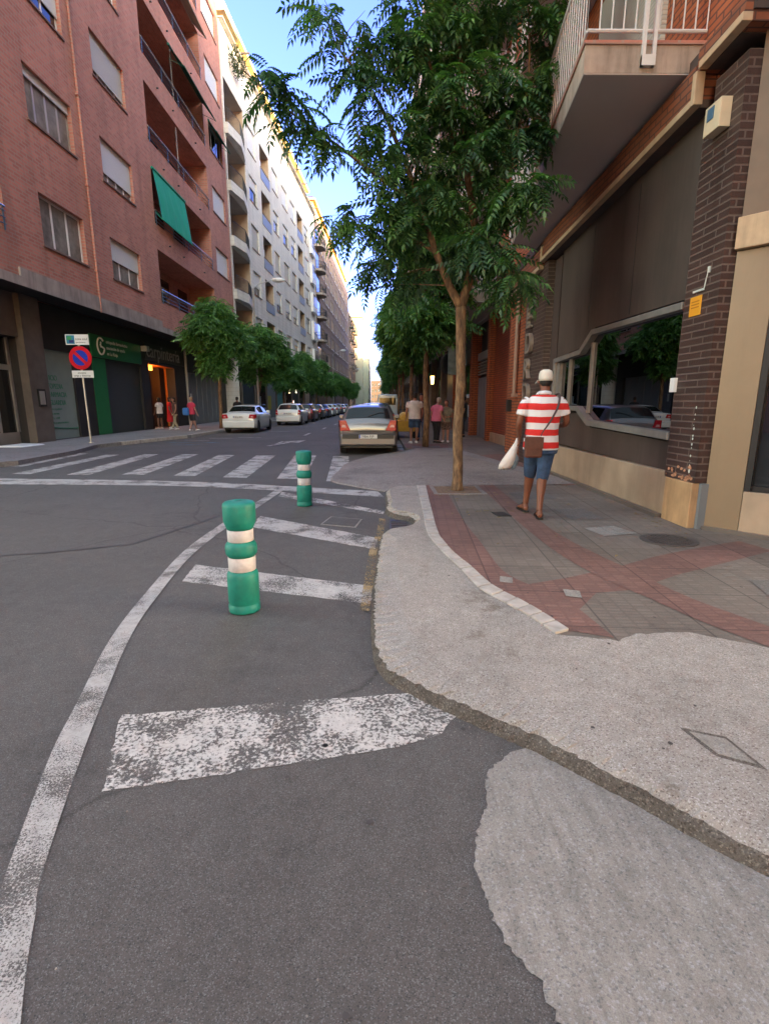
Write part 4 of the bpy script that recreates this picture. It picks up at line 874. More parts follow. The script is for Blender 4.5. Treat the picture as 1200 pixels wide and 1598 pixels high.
# chamfered corner: tan panel, lintel, dark glass, granite base
cdv = Vector((.66, -.75, 0)).normalized(); cn = Vector((-.75, -.66, 0)).normalized(); C0 = Vector((3.56, 5.42, 0))
def cbox(m, s0, s1, d0, d1, z0, z1, mi=None):   # along the chamfer, d outward
    P_ = lambda s, d: C0+cdv*s+cn*d
    a, b, c, d = P_(s0, d0), P_(s1, d0), P_(s1, d1), P_(s0, d1)
    m.hexa([(p.x, p.y, z0) for p in (a, b, c, d)], [(p.x, p.y, z1) for p in (a, b, c, d)], mi)
m = MB(); cbox(m, 0, .34, -.15, .0, .12, 2.92); nb(m, 'tan_panel', m_tan)
m = MB(); cbox(m, -.01, 2.1, -.15, .07, 2.93, 3.22); nb(m, 'cream_lintel', m_cream, bevel=.008)
m = MB(); cbox(m, 0, 2.1, -.15, -.01, 3.23, 4.9); nb(m, 'corner_panel', M('dull_brown_panel', (.16, .105, .07), .55))
m = MB(); cbox(m, .345, 2.1, -.15, .004, .12, .56); nb(m, 'granite_base', m_plinth, bevel=.006)
m = MB(); cbox(m, 0.02, 2.1, -.1, .05, .08, .14); nb(m, 'plinth_step', m_marble)
m = MB(); cbox(m, .345, .40, -.12, .0, .565, 2.92); cbox(m, .40, 2.1, -.12, -.03, .565, .62); cbox(m, 1.9, 2.1, -.12, 0, .62, 2.92); cw = nb(m, 'corner_window', m_alud)
m = MB(); cbox(m, .40, 1.9, -.1, -.07, .62, 2.92); nb(m, 'pane', m_glass, cw)
# small things on the first pillar
def rbox(name, label, cat, X0, X1, Ya, Yb, z0, z1, mat): m = MB(); m.box(X0, X1, Ya, Yb, z0, z1); return tag(m.build(name, mat, bevel=.004), label, cat)
al = rbox('alarm_box', 'cream burglar alarm box high on the dark brick pillar', 'alarm', 3.33, 3.44, 5.60, 5.85, 4.10, 4.36, M('cream_plastic', (.62, .52, .36), .5))
m = MB(); m.box(3.322, 3.329, 5.70, 5.80, 4.22, 4.33); m.build('blue_badge', M('blue_badge', (.08, .16, .25), .3), al)
ys = rbox('notice_sign', 'small orange yellow notice sign on the dark brick pillar', 'sign', 3.428, 3.438, 5.70, 5.90, 2.38, 2.58, M('orange_yellow_plate', (.75, .33, .02), .5, var=.05))
m = MB()
for i in range(3): m.box(3.4265, 3.4275, 5.73, 5.87, 2.52-.03*i, 2.532-.03*i)
m.build('printed_lines', M('dark_orange_print', (.45, .17, .01), .6), ys)
m = MB(); m.box(3.42, 3.438, 5.68, 5.86, 2.62, 2.64); m.tube([(3.43, 5.68, 2.62), (3.43, 5.66, 2.72), (3.43, 5.64, 2.80)], .006, 5); m.box(3.425, 3.438, 5.62, 5.65, 2.78, 2.84); tag(m.build('wall_cable', m_txt), 'stub of white cable and clips above the orange yellow notice', 'cable')
rbox('wall_switch', 'small white box at the edge of the shop window and the dark pillar', 'switch box', 3.40, 3.438, 5.98, 6.07, 1.58, 1.74, m_wframe)
# first concrete balcony (wedge-shaped) with white railing
def balcony(zn, poly_, near=True, rail=True, posts=(0,), zoff=0, par=None):
    """poly_: near-left, near-right, far-right, far-left (X,Y); underside zn at its near end, following the drop"""
    (a, b, c, d) = poly_
    zz = lambda Y, z: z+TL(Y)-TL(a[1])
    fh = .27
    m = MB(); ring = lambda z, e=0: [(a[0]-e, a[1]-e, zz(a[1], z)), (b[0], b[1]-e, zz(b[1], z)), (c[0], c[1]+e, zz(c[1], z)), (d[0]-e, d[1]+e, zz(d[1], z))]
    m.hexa(ring(zn, -.004), ring(zn+.012, -.004), 0); m.hexa(ring(zn+.0125), ring(zn+fh), 1); m.hexa(ring(zn+fh+.001, .02), ring(zn+fh+.035, .02), 2)
    bal = nb(m, 'balcony', [m_soffit, m_fascia, m_redbrick], par)
    if rail:
        m = MB(); zb, zt = zn+fh+.14, zn+fh+1.05
        path = [(b[0], b[1]+.02), (a[0]+.02, a[1]+.02), (d[0]+.02, d[1]-.02), (c[0], c[1]-.02)]
        for p, q in zip(path[:-1], path[1:]):
            P0 = Vector((*p, 0)); Q0 = Vector((*q, 0)); Ld = (Q0-P0).length; n_ = int(Ld/.115)
            for z in (zb, zt): m.tube([(p[0], p[1], zz(p[1], z)), (q[0], q[1], zz(q[1], z))], .018 if z == zb else .025, 6)
            for i in range(n_+1): r_ = P0+(Q0-P0)*i/n_; m.tube([(r_.x, r_.y, zz(r_.y, zb)), (r_.x, r_.y, zz(r_.y, zt))], .008, 5, cap=False)
        for (x, y, ax) in posts:
            z0 = zz(y, zn+.06); z1 = zz(y, zt)
            for s_ in (-.055, .055):
                if ax == 'x': m.box(x+s_-.018, x+s_+.018, y-.05, y-.01, z0, z1)
                else: m.box(x-.05, x-.01, y+s_-.018, y+s_+.018, z0, z1)
            if ax == 'x': m.box(x-.073, x+.073, y-.055, y-.005, z0, z0+.10)
            else: m.box(x-.055, x-.005, y-.073, y+.073, z0, z0+.10)
        nb(m, 'railing', m_rail, bal)
    return bal
P1 = [(2.215, 6.29), (3.499, 6.28), (3.499, 11.6), (2.80, 11.58)]
b1 = balcony(4.905, P1, posts=[(2.88, 6.29, 'x'), (2.55, 9.4, 'y'), (2.74, 11.2, 'y')])
m = MB(); m.box(3.44, 3.499, 7.2, 9.2, 5.4, 7.4); nb(m, 'balcony_door', m_shutb)
for lv in range(1, 8):
    balcony(4.905+3.0*lv, P1, posts=[(2.88, 6.29, 'x')], rail=lv < 4)
    m = MB(); m.box(3.44, 3.499, 7.2, 9.2, 5.3+3*lv, 7.3+3*lv); nb(m, 'balcony_door', m_shutb)
for lv in range(1, 8):
    P2 = [(2.95, 12.6), (3.499, 12.6), (3.499, 15.9), (3.2, 15.9)]; balcony(4.9+3.0*lv, P2, rail=lv < 4, posts=[])
# ------------------------------------------------------------------ right side, further buildings
r2 = thing('apartment_building', 'right side block with grey garage gate and pale balconies behind the street trees', 'building', (4.2, 14.2, 0), 0)
O2 = (4.2, 14.2, 0)
def n2(m, name, mats, parent=None, **k): return m.build(name, mats, parent or r2, offset=O2, **k)
m = MB(); m.box(4.2, 24, 14.01, 19.0, 0, 4.6); n2(m, 'shaded_side_wall', brick('shaded_red_brick', (.38, .085, .035), (.3, .07, .03), (.13, .05, .03), .25, .075, .01, .2, .4))  # shade under the canopy put into the darker red of the brick
m = MB(); m.box(3.7, 4.25, 14.0, 14.9, .1, 4.4); n2(m, 'brick_pier', m_orbrick)
m = MB(); m.box(4.12, 4.199, 15.2, 18.9, .1, .42); n2(m, 'cream_plinth', m_cream)
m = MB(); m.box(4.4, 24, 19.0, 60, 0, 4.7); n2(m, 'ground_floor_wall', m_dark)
m = MB(); m.box(4.3, 4.399, 19.2, 22.3, .1, 2.5)
for i in range(6): m.box(4.285, 4.299, 19.2+i*.6, 19.23+i*.6, .12, 2.48)
gg = n2(m, 'garage_gate', M('blue_grey_gate', (.20, .22, .25), .5, var=.1))
m = MB()
for i in range(5): m.box(4.26, 4.38, 19.2, 22.3, 2.62+i*.11, 2.67+i*.11)
m.box(4.25, 4.399, 19.15, 22.35, 3.2, 3.5); n2(m, 'louvre', m_alu, gg)
for y in (18.9, 22.4, 27.5, 33, 39, 45, 51):
    m = MB(); m.box(4.0, 4.42, y, y+.35, .1, 4.6); n2(m, 'pilaster', m_orbrick if y < 30 else m_marble)
sh_ = [m_glass, m_gatec, m_glass, m_tanwall, m_glass, m_shutg]
for i, y in enumerate((22.9, 28, 33.5, 39.5, 45.5, 51.5)):
    m = MB(); m.box(4.3, 4.39, y, y+4.3, .12, 3.2); s__ = n2(m, 'shop_front', sh_[i])
    m = MB(); m.box(4.24, 4.395, y, y+4.3, 3.25, 3.9); n2(m, 'shop_fascia', [m_black, m_tanwall, m_black, m_greenp, m_black, m_marble][i], s__)
m = MB(); m.box(3.5, 4.1, 24.6, 24.7, 3.0, 3.1); n2(m, 'sign_bracket', m_alud)
m = MB(); m.lathe([(0, -.04), (.48, -.04), (.5, 0), (.48, .04), (0, .04)], (3.55, 26.0, 3.35), 24, axis='y'); n2(m, 'round_shop_sign', m_black)
m = MB(); m.box(3.2, 3.95, 23.95, 24.05, 2.75, 3.9); n2(m, 'hanging_shop_sign', M('olive_grey_sign', (.22, .25, .20), .5, var=.3, scale=5))
m = MB(); m.tube([(3.45, 33, 2.65), (3.45, 33, 3.15)], [.08, .12], 8); m.build('wall_lantern', M('amber_lantern', (1, .7, .3), .4, var=0, emit=(1, .55, .16), es=2.2)); tag(bpy.context.scene.objects['wall_lantern'], 'small lit amber lantern on the right side shop fronts under the trees', 'lantern')
m = MB(); m.box(3.5, 3.85, 26.9, 27.0, 3.38, 3.48); m.build('strip_lamp', M('white_lamp', (1, 1, 1), .4, var=0, emit=(.9, .95, 1), es=3)); tag(bpy.context.scene.objects['strip_lamp'], 'small white lit lamp above the right side shop signs', 'lamp')
# upper floors
fnR = lambda u, v, d: (4.2+d, u, v)
m = MB(); m.wall(16, 60, 4.7, 30.5, [], fnR); m.box(4.21, 24, 16.0, 60, 4.7, 30.5); n2(m, 'upper_wall', m_pale)
for lv in range(8):
    z = 4.75+2.95*lv
    if z > 26: break
    m = MB(); m.mi = 0; m.box(2.98, 4.199, 17.9, 59, z, z+.02); m.mi = 1; m.box(2.98, 4.199, 17.9, 59, z+.0205, z+.3); 
    bal = n2(m, 'balcony', [m_soffit, m_fascia])
    m = MB(); rails(m, [(4.1, 17.95), (3.03, 17.95), (3.03, 58.9)], z+.4, z+1.35, 2, .16, .02); n2(m, 'railing', m_rail, bal)
    for j in range(6): m = MB(); m.box(4.14, 4.198, 20+j*6.5, 22.5+j*6.5, z+.35, z+2.4); n2(m, 'balcony_door', m_shutb if (lv+j) % 2 else m_glass, bal)
r3, _l = facade_building('apartment_building', 'brown block further along on the right behind the row of trees', (4.3, 136), (4.3, 60.2), 14, 27)
m = MB(); m.box(0, _l, 0, 14, 0, 30.5); m.build('wall', m_beige, r3)
for k in range(8):
    for i in range(12): window(r3, 2+i*6.2, 1.2+3.1*k, 2.4, 1.8, m_wframe, 2, .4, m_shutb, m_glass, depth=-.04, tiny=True, y0=-.02)
for k in range(1, 8):
    m = MB(); m.box(1, _l-1, -1.1, -.055, 3.6+3.05*(k-1), 3.85+3.05*(k-1)); m.build('balcony', m_fascia, r3)
# building across the side street, behind the camera on the right (shades the crossing)
rbk = thing('apartment_building', 'brick block across the side street behind the camera', 'building', (4.5, -9, 0), 0)
m = MB(); holes = []
for k in range(8):
    for i in range(6): holes.append((2+i*4.5, 3.8+i*4.5, 4.6+3*k, 6.2+3*k, .2))
m.wall(0, 30, 0, 29, holes, lambda u, v, d: (u, -d, v)); m.box(0, 30, -30, -.21, 0, 31); m.build('brick_wall', m_orbrick, rbk)
m.each([(2+i*4.5, 3.8+i*4.5, -.209, -.15, 4.6+3*k, 6.2+3*k) for k in range(8) for i in range(6)], 'window', m_glass, rbk)
lbk = thing('apartment_building', 'brick block behind the camera on the left side of the street', 'building', (-12, -8, 0), 0)
m = MB(); m.box(-25, 0, -40, 0, 0, 30); m.build('brick_wall', m_redbrick, lbk)
m.each([(.003, .06, -38+i*4.2, -36+i*4.2, 5+3*k, 6.6+3*k) for k in range(8) for i in range(9)], 'window', m_glass, lbk)
# ------------------------------------------------------------------ bollards
m_bgreen = M('green_bollard_plastic', (.004, .19, .145), .55, var=.22, scale=9, bp=.25, bs=60, bd=.002)
m_bwhite = M('reflective_white_band', (.56, .53, .54), .5, var=.12, scale=30)
def bollard(x, y, label, rz=0):
    t = thing('bollard', label, 'bollard', (x, y, 0), rz, 'green plastic bollards on the hatched area')
    m = MB(); m.lathe([(.094, 0), (.108, .006), (.110, .015), (.110, .052), (.104, .062), (.104, .068), (.108, .078), (.109, .26), (.106, .285), (.096, .302), (.091, .305), (.091, .41), (.096, .412), (.106, .428), (.109, .445), (.109, .475), (.105, .495), (.090, .513), (.086, .516), (.086, .605), (.09, .607), (.097, .625), (.106, .65), (.110, .665), (.111, .765), (.108, .782), (.097, .792), (.06, .800), (.028, .803), (.024, .795), (.0, .793)], n=48)
    m.build('post', m_bgreen, t, smooth=True)
    for a, b, r_ in ((.308, .407, .0925), (.519, .602, .0875)):
        m = MB(); m.lathe([(r_, a), (r_+.0015, a+.002), (r_+.0015, b-.002), (r_, b)], n=48); m.build('reflective_band', m_bwhite, t, smooth=True)
    m = MB(); m.lathe([(.0, .7935), (.023, .7935), (.024, .7965), (.0, .7965)], n=16); m.build('top_hole', m_black, t)
    return t
bo = bollard(-.955, 3.45, 'nearer of the two green and white plastic bollards, on the hatched road area')
o = copy_tree(bo, loc=(-1.06, 7.28, 0), rz=1.1, label='farther green and white plastic bollard, close to the stop line'); o.rotation_euler = (rad(0), rad(1.2), 1.1)
# ------------------------------------------------------------------ no parking sign
t = thing('no_parking_sign', 'round blue and red no parking sign with two white plates on a grey pole', 'sign', (-9.93, 17.94, .12), 0)
m = MB(); m.tube([(0, 0, 0), (-.03, 0, 3.55)], .035, 10); m.lathe([(.09, 0), (.09, .03), (.04, .05)], n=12); m.build('pole', m_alu, t)
Zd = 2.83
m = MB(); m.lathe([(0, -.05), (.375, -.05), (.38, -.04), (.375, -.03), (0, -.03)], (0, 0, Zd), 40, axis='y'); dk = m.build('disc', M('sign_red', (.55, .008, .02), .35, var=.05), t)
m = MB(); m.lathe([(0, -.054), (.25, -.054), (.25, -.0505), (0, -.0505)], (0, 0, Zd), 40, axis='y'); m.build('blue_field', M('sign_blue', (.01, .04, .42), .35, var=.05), dk)
m = MB(); a = .27; w_ = .035; m.hexa([(-.18-w_, -.058, Zd+.18-w_), (.18-w_, -.058, Zd-.18-w_), (.18+w_, -.058, Zd-.18+w_), (-.18+w_, -.058, Zd+.18+w_)], [(-.18-w_, -.0545, Zd+.18-w_), (.18-w_, -.0545, Zd-.18-w_), (.18+w_, -.0545, Zd-.18+w_), (-.18+w_, -.0545, Zd+.18+w_)]); m.build('diagonal_bar', MATS['sign_red'], dk)
m = MB(); m.box(-.42, .34, -.05, -.03, 3.25, 3.58); pt_ = m.build('upper_plate', m_wframe, t)
m = MB(); m.mi = 0; m.box(-.39, -.12, -.054, -.0505, 3.28, 3.55); m.mi = 1; m.box(-.36, -.22, -.056, -.0545, 3.40, 3.52); m.mi = 2; m.box(-.30, -.15, -.0575, -.0565, 3.31, 3.40); m.build('colour_picture', [M('sign_teal', (.03, .22, .35), .4), M('sign_green', (.05, .28, .10), .4), M('sign_navy', (.03, .03, .16), .4)], pt_)
Mfront = lambda x, y, z: axes((x, y, z), (1, 0, 0), (0, 0, 1), (0, -1, 0))
text_mesh('plate_lettering', 'zona azul', .105, m_txtk, pt_, Mfront(-.09, -.052, 3.40), .001); text_mesh('plate_lettering', 'aparcamiento', .06, m_txtk, pt_, Mfront(-.09, -.052, 3.31), .001)
m = MB(); m.box(-.34, .38, -.05, -.03, 2.19, 2.42); pt_ = m.build('lower_plate', m_wframe, t)
text_mesh('plate_lettering', 'excepto', .085, m_txtk, pt_, Mfront(-.14, -.052, 2.32), .001); text_mesh('plate_lettering', 'carga y descarga', .085, m_txtk, pt_, Mfront(-.28, -.052, 2.23), .001)
# ------------------------------------------------------------------ street lamps on the left
def lamp(x, y, h, label, arm=2.0):
    t = thing('street_lamp', label, 'street lamp', (x, y, .12), 0, 'arm street lamps along the left pavement')
    m = MB(); m.tube([(0, 0, 0), (0, 0, h)], [.09, .055], 8); m.tube([(0, 0, h), (.3, .3, h+.35), (arm, .9, h+.75)], .035, 6); m.build('pole', m_alu, t)
    m = MB(); c = Vector((arm, .9, h+.75)); m.lathe([(0.01, -.1), (.10, 0), (.17, .25), (.14, .6), (.02, .85)], tuple(c), 10, axis='x'); m.build('lamp_head', m_wframe, t); return t
l0 = lamp(-8.35, 36.8, 8.9, 'tall grey street lamp with one arm in front of the white block', 1.2)
for (x, y, lb) in ((-7.0, 84, 'tall grey street lamp in front of the beige block, above the far left trees'), (-6.2, 128, 'most distant grey street lamp on the left, near the green awnings')): copy_tree(l0, loc=(x, y, .12), label=lb)
# ------------------------------------------------------------------ trees
def leaf_mat(name, c1, c2, tr=.3):
    m, nt, p = nmat(name); nt.nodes.remove(p)
    ge = nt.nodes.new('ShaderNodeNewGeometry'); r = ramp(nt, ge.outputs['Random Per Island'], [(0, c1), (.8, c2), (1, tuple(c*1.6 for c in c2))])
    n = noise(nt, .9, 3); r2_ = ramp(nt, n.outputs['Fac'], [(.35, (.55, .6, .7)), (.65, (1.25, 1.2, 1))]); c = mixc(nt, 1.0, r.outputs[0], r2_.outputs[0], 'MULTIPLY')
    d = nt.nodes.new('ShaderNodeBsdfDiffuse'); t = nt.nodes.new('ShaderNodeBsdfTranslucent'); gl = nt.nodes.new('ShaderNodeBsdfGlossy'); gl.inputs['Roughness'].default_value = .45; gl.inputs[0].default_value = (.6, .65, .7, 1)
    nt.links.new(c, d.inputs[0]); c2_ = mixc(nt, 1.0, c, (1.2, 1.5, .5), 'MULTIPLY'); nt.links.new(c2_, t.inputs[0])
    a = nt.nodes.new('ShaderNodeMixShader'); a.inputs[0].default_value = tr; nt.links.new(d.outputs[0], a.inputs[1]); nt.links.new(t.outputs[0], a.inputs[2])
    b = nt.nodes.new('ShaderNodeMixShader'); b.inputs[0].default_value = .05; nt.links.new(a.outputs[0], b.inputs[1]); nt.links.new(gl.outputs[0], b.inputs[2])
    nt.links.new(b.outputs[0], nt.nodes['Material Output'].inputs[0]); return m
m_leaf = leaf_mat('tree_leaf', (.044, .108, .054), (.10, .20, .066))
m_leaf2 = leaf_mat('street_tree_leaf', (.055, .155, .05), (.13, .28, .07))
m_barkn, nt_, p_ = nmat('tree_bark')
tcb = nt_.nodes.new('ShaderNodeTexCoord'); mpb = nt_.nodes.new('ShaderNodeMapping'); mpb.inputs['Scale'].default_value = (1, 1, .28); nt_.links.new(tcb.outputs['Object'], mpb.inputs[0])
nb1 = noise(nt_, 17, 7, vec=mpb.outputs[0], rough=.7); rb1 = ramp(nt_, nb1.outputs['Fac'], [(.32, (.05, .03, .02)), (.5, (.17, .10, .055)), (.66, (.33, .20, .10))]); nt_.links.new(rb1.outputs[0], p_.inputs['Base Color']); p_.inputs['Roughness'].default_value = .9
bump(nt_, p_, nb1.outputs['Fac'], .9, .03)
def from_np(name, V, F, mat, parent=None):
    me = bpy.data.meshes.new(name); nv, nf = len(V), len(F); k = F.shape[1]
    me.vertices.add(nv); me.vertices.foreach_set('co', V.astype(np.float32).ravel()); me.loops.add(nf*k); me.loops.foreach_set('vertex_index', F.astype(np.int32).ravel())
    me.polygons.add(nf); me.polygons.foreach_set('loop_start', np.arange(0, nf*k, k, dtype=np.int32)); me.polygons.foreach_set('loop_total', np.full(nf, k, dtype=np.int32)); me.update(); me.materials.append(mat)
    o = bpy.data.objects.new(name, me); COL.objects.link(o); o.parent = parent; return o
def pinnate(n_pairs=7, Lr=.36, ll=.105, lw=.040):
    """one compound leaf along +x that droops in -z; quads, one island per leaflet"""
    V = []; F = []
    def leaflet(p, d, L, w_, up=Vector((0, 0, 1))):
        s_ = d.cross(up).normalized()*w_; b = len(V); q = p+d*L*.45; dr = Vector((0, 0, -L*.22))
        V.extend([p, q+s_+Vector((0, 0, .006)), p+d*L+dr, q-s_+Vector((0, 0, .006))]); F.append((b, b+1, b+2, b+3))
    R_ = lambda t: Vector((Lr*t, 0, -Lr*.42*t*t))
    for i in range(n_pairs):
        t = .18+.78*i/(n_pairs-1); p = R_(t); sc = 1-.35*abs(t-.5)
        for sg in (-1, 1): leaflet(p, Vector((.42, sg*.85, -.35)).normalized(), ll*sc, lw*sc*.5)
    leaflet(R_(1), Vector((1, 0, -.8)).normalized(), ll, lw*.5)
    b = len(V); e = R_(1); mid = R_(.5); V.extend([Vector((0, -.002, 0)), Vector((0, .002, 0)), mid+Vector((0, .002, 0)), mid-Vector((0, .002, 0))]); F.append((b, b+1, b+2, b+3)); V.extend([mid-Vector((0, .002, 0)), mid+Vector((0, .002, 0)), e+Vector((0, .001, 0)), e-Vector((0, .001, 0))]); F.append((b+4, b+5, b+6, b+7))
    return np.array([tuple(v) for v in V]), np.array(F)
def scatter(T, pos, yaw, pitch, roll, sc):
    V0, F0 = T; n_ = len(pos); cy, sy, cp, sp_, cr, sr = np.cos(yaw), np.sin(yaw), np.cos(pitch), np.sin(pitch), np.cos(roll), np.sin(roll)
    x, y, z = V0[:, 0], V0[:, 1], V0[:, 2]
    y1 = y[None]*cr[:, None]-z[None]*sr[:, None]; z1 = y[None]*sr[:, None]+z[None]*cr[:, None]; x1 = np.repeat(x[None], n_, 0)
    x2 = x1*cp[:, None]-z1*sp_[:, None]; z2 = x1*sp_[:, None]+z1*cp[:, None]
    X = x2*cy[:, None]-y1*sy[:, None]; Y = x2*sy[:, None]+y1*cy[:, None]
    V = np.stack([X, Y, z2], 2)*sc[:, None, None]+pos[:, None, :]; F = F0[None]+(np.arange(n_)*len(V0))[:, None, None]
    return V.reshape(-1, 3), F.reshape(-1, F0.shape[1])
BL = [(-1.12,7.40,6.17,0.30,0.5),(-0.81,7.40,5.81,0.38,0.7),(-0.46,7.60,6.24,0.35,0.6),(-0.55,7.50,5.45,0.42,0.8),(-0.02,7.80,6.12,0.42,1.0),(-0.23,7.60,5.07,0.42,0.9),(0.10,7.60,4.62,0.40,1.0),(0.41,8.00,6.46,0.45,1.1),(0.46,8.00,5.72,0.55,1.4),(0.99,8.20,6.37,0.55,1.6),(1.53,8.30,6.73,0.50,1.4),(2.32,8.40,6.65,0.42,1.3),(2.35,8.20,6.00,0.35,1.0),(0.99,8.00,5.42,0.62,2.2),(1.73,8.00,5.65,0.48,1.5),(0.46,8.00,5.03,0.50,1.5),(0.11,7.90,4.18,0.42,1.2),(-0.38,7.70,3.91,0.28,0.6),(1.01,8.00,4.55,0.60,2.0),(1.59,7.80,4.87,0.45,1.4),(1.75,7.60,4.16,0.38,1.1),(1.37,7.80,3.74,0.42,1.2),(0.48,8.00,3.97,0.50,1.5),(-0.03,8.10,3.61,0.38,1.0),(0.51,8.40,3.37,0.35,0.9),(1.84,7.40,3.07,0.20,0.6),(2.09,7.30,4.25,0.17,0.5),(1.74,7.60,3.48,0.25,0.6),(-1.61,7.00,5.34,0.17,0.4),(-1.34,7.10,5.16,0.22,0.6),(-1.05,7.20,4.90,0.22,0.6),(-0.75,7.30,4.67,0.25,0.6),(-0.64,7.60,3.96,0.20,0.4),(-0.28,8.30,3.26,0.25,0.5),(1.04,8.80,3.75,0.40,0.8),(0.97,8.20,7.25,0.70,1.2),(0.11,7.90,6.96,0.50,0.8),(1.90,8.50,7.47,0.60,1.0),(2.47,8.20,5.45,0.18,0.4),(2.16,8.00,5.11,0.25,0.6)]
def near_tree():
    base = Vector((1.26, 8.0, .1)); t = thing('street_tree', 'nearest street tree, tall with drooping compound leaves, between the bollards and the walking man', 'tree', tuple(base))
    lb = lambda p: Vector(p)-base
    trunk = [(1.26, 8, .05), (1.265, 8, .5), (1.245, 8, 1.1), (1.27, 8, 1.7), (1.255, 8.0, 2.3), (1.24, 8, 2.85)]
    limbs = [trunk, [(1.24, 8, 2.85), (1.06, 8, 3.15), (.85, 8, 3.6), (.62, 7.95, 4.2), (.35, 7.9, 4.8), (.0, 7.75, 5.4), (-.5, 7.6, 5.9)],
             [(1.24, 8, 2.85), (1.36, 8, 3.3), (1.40, 8, 3.9), (1.28, 8.05, 4.7), (1.2, 8.1, 5.6), (1.1, 8.2, 6.6), (1.0, 8.2, 7.4)],
             [(1.38, 8, 3.7), (1.7, 7.95, 4.3), (1.95, 8.1, 5.1), (2.15, 8.3, 6.0), (2.1, 8.4, 7.0)], [(.85, 8, 3.6), (.5, 8.1, 3.8), (.05, 8.1, 3.9), (-.3, 7.8, 3.9)],
             [(.62, 7.95, 4.2), (.1, 7.7, 4.4), (-.5, 7.4, 4.7), (-1.1, 7.2, 5.0), (-1.6, 7.0, 5.33)], [(1.3, 8.05, 4.5), (1.0, 8, 5.2), (.7, 8, 6.0), (.5, 8, 6.8)], [(1.4, 8, 3.6), (1.65, 7.7, 3.5), (1.85, 7.4, 3.15)], [(1.7, 7.95, 4.3), (1.9, 7.7, 4.3), (2.1, 7.3, 4.3)]]
    rads = [[.088, .080, .076, .073, .072, .082], [.07, .055, .048, .04, .032, .024, .012], [.075, .066, .055, .045, .036, .025, .012], [.036, .03, .024, .018, .010], [.03, .022, .015, .008], [.03, .022, .017, .012, .006], [.034, .028, .02, .01], [.02, .014, .007], [.016, .011, .006]]
    m = MB(); nodes = []
    for pts, rs in zip(limbs, rads):
        P_ = catmull(pts, 4); r_ = np.interp(np.linspace(0, 1, len(P_)), np.linspace(0, 1, len(rs)), rs)
        if pts is trunk: r_ = [r*(1+random.uniform(-.06, .08)) for r in r_]; r_[0] *= 1.25
        m.tube([lb(p) for p in P_], list(map(float, r_)), 12)
        if pts is not trunk: nodes += [Vector(p) for p in P_]
    tips = []
    for (x, y, z, r_, wt) in BL:
        if x < .3: x += .16 if z < 5.3 else .38
        r_ *= .74
        for i in range(int(wt*(10.5 if x > .8 else 6.0)+.5)):
            while True:
                d = Vector((random.uniform(-1, 1), random.uniform(-1, 1), random.uniform(-1, 1)))
                if d.length < 1: break
            tips.append(Vector((x, y, z))+Vector((d.x*r_, d.y*r_*1.9, d.z*r_*.92)))
    pos, yaw, pit = [], [], []
    for tp in tips:
        near = min(nodes, key=lambda q: (q-tp).length+max(0, q.z-tp.z)*.6); mid = (near+tp)/2+Vector((random.uniform(-.05, .05), random.uniform(-.05, .05), .06))
        L_ = (tp-near).length; m.tube([lb(near), lb(mid), lb(tp)], [min(.012, .004+L_*.006), .005, .002], 4, cap=False)
        dr = (tp-near); a0 = math.atan2(dr.y, dr.x)
        for k in range(random.randint(5, 7)):
            f = random.uniform(.55, 1.0); p = near.lerp(tp, f) if L_ > .3 else tp
            pos.append(tuple(lb(p)+Vector((random.uniform(-.03, .03),)*3))); yaw.append(a0+random.gauss(0, 1.15)); pit.append(random.uniform(-.85, .25))
    m.build('trunk', m_barkn, t, smooth=True)
    n_ = len(pos); V, F = scatter(pinnate(), np.array(pos), np.array(yaw), np.array(pit), rng.normal(0, .35, n_), rng.uniform(.8, 1.3, n_))
    from_np('crown', V, F, m_leaf, t); return t
near_tree()
m = MB(); m.box(.92, 1.60, 7.66, 8.36, .06, .1075, 0); m.mi = 1; m.build('tree_pit', [m_soil]); o = bpy.context.scene.objects['tree_pit']; tag(o, kind='structure')
m = MB()
for (a, b, c, d) in ((.86, 1.66, 7.60, 7.66), (.86, 1.66, 8.36, 8.42), (.86, .92, 7.66, 8.36), (1.60, 1.66, 7.66, 8.36)): m.box(a, b, c, d, .05, .112)
struct(m, 'tree_pit_frame', m_drive)
m = MB(); m.box(1.1, 2.0, 15.85, 16.6, .1045, .115); struct(m, 'tree_pit_frame', m_iron)
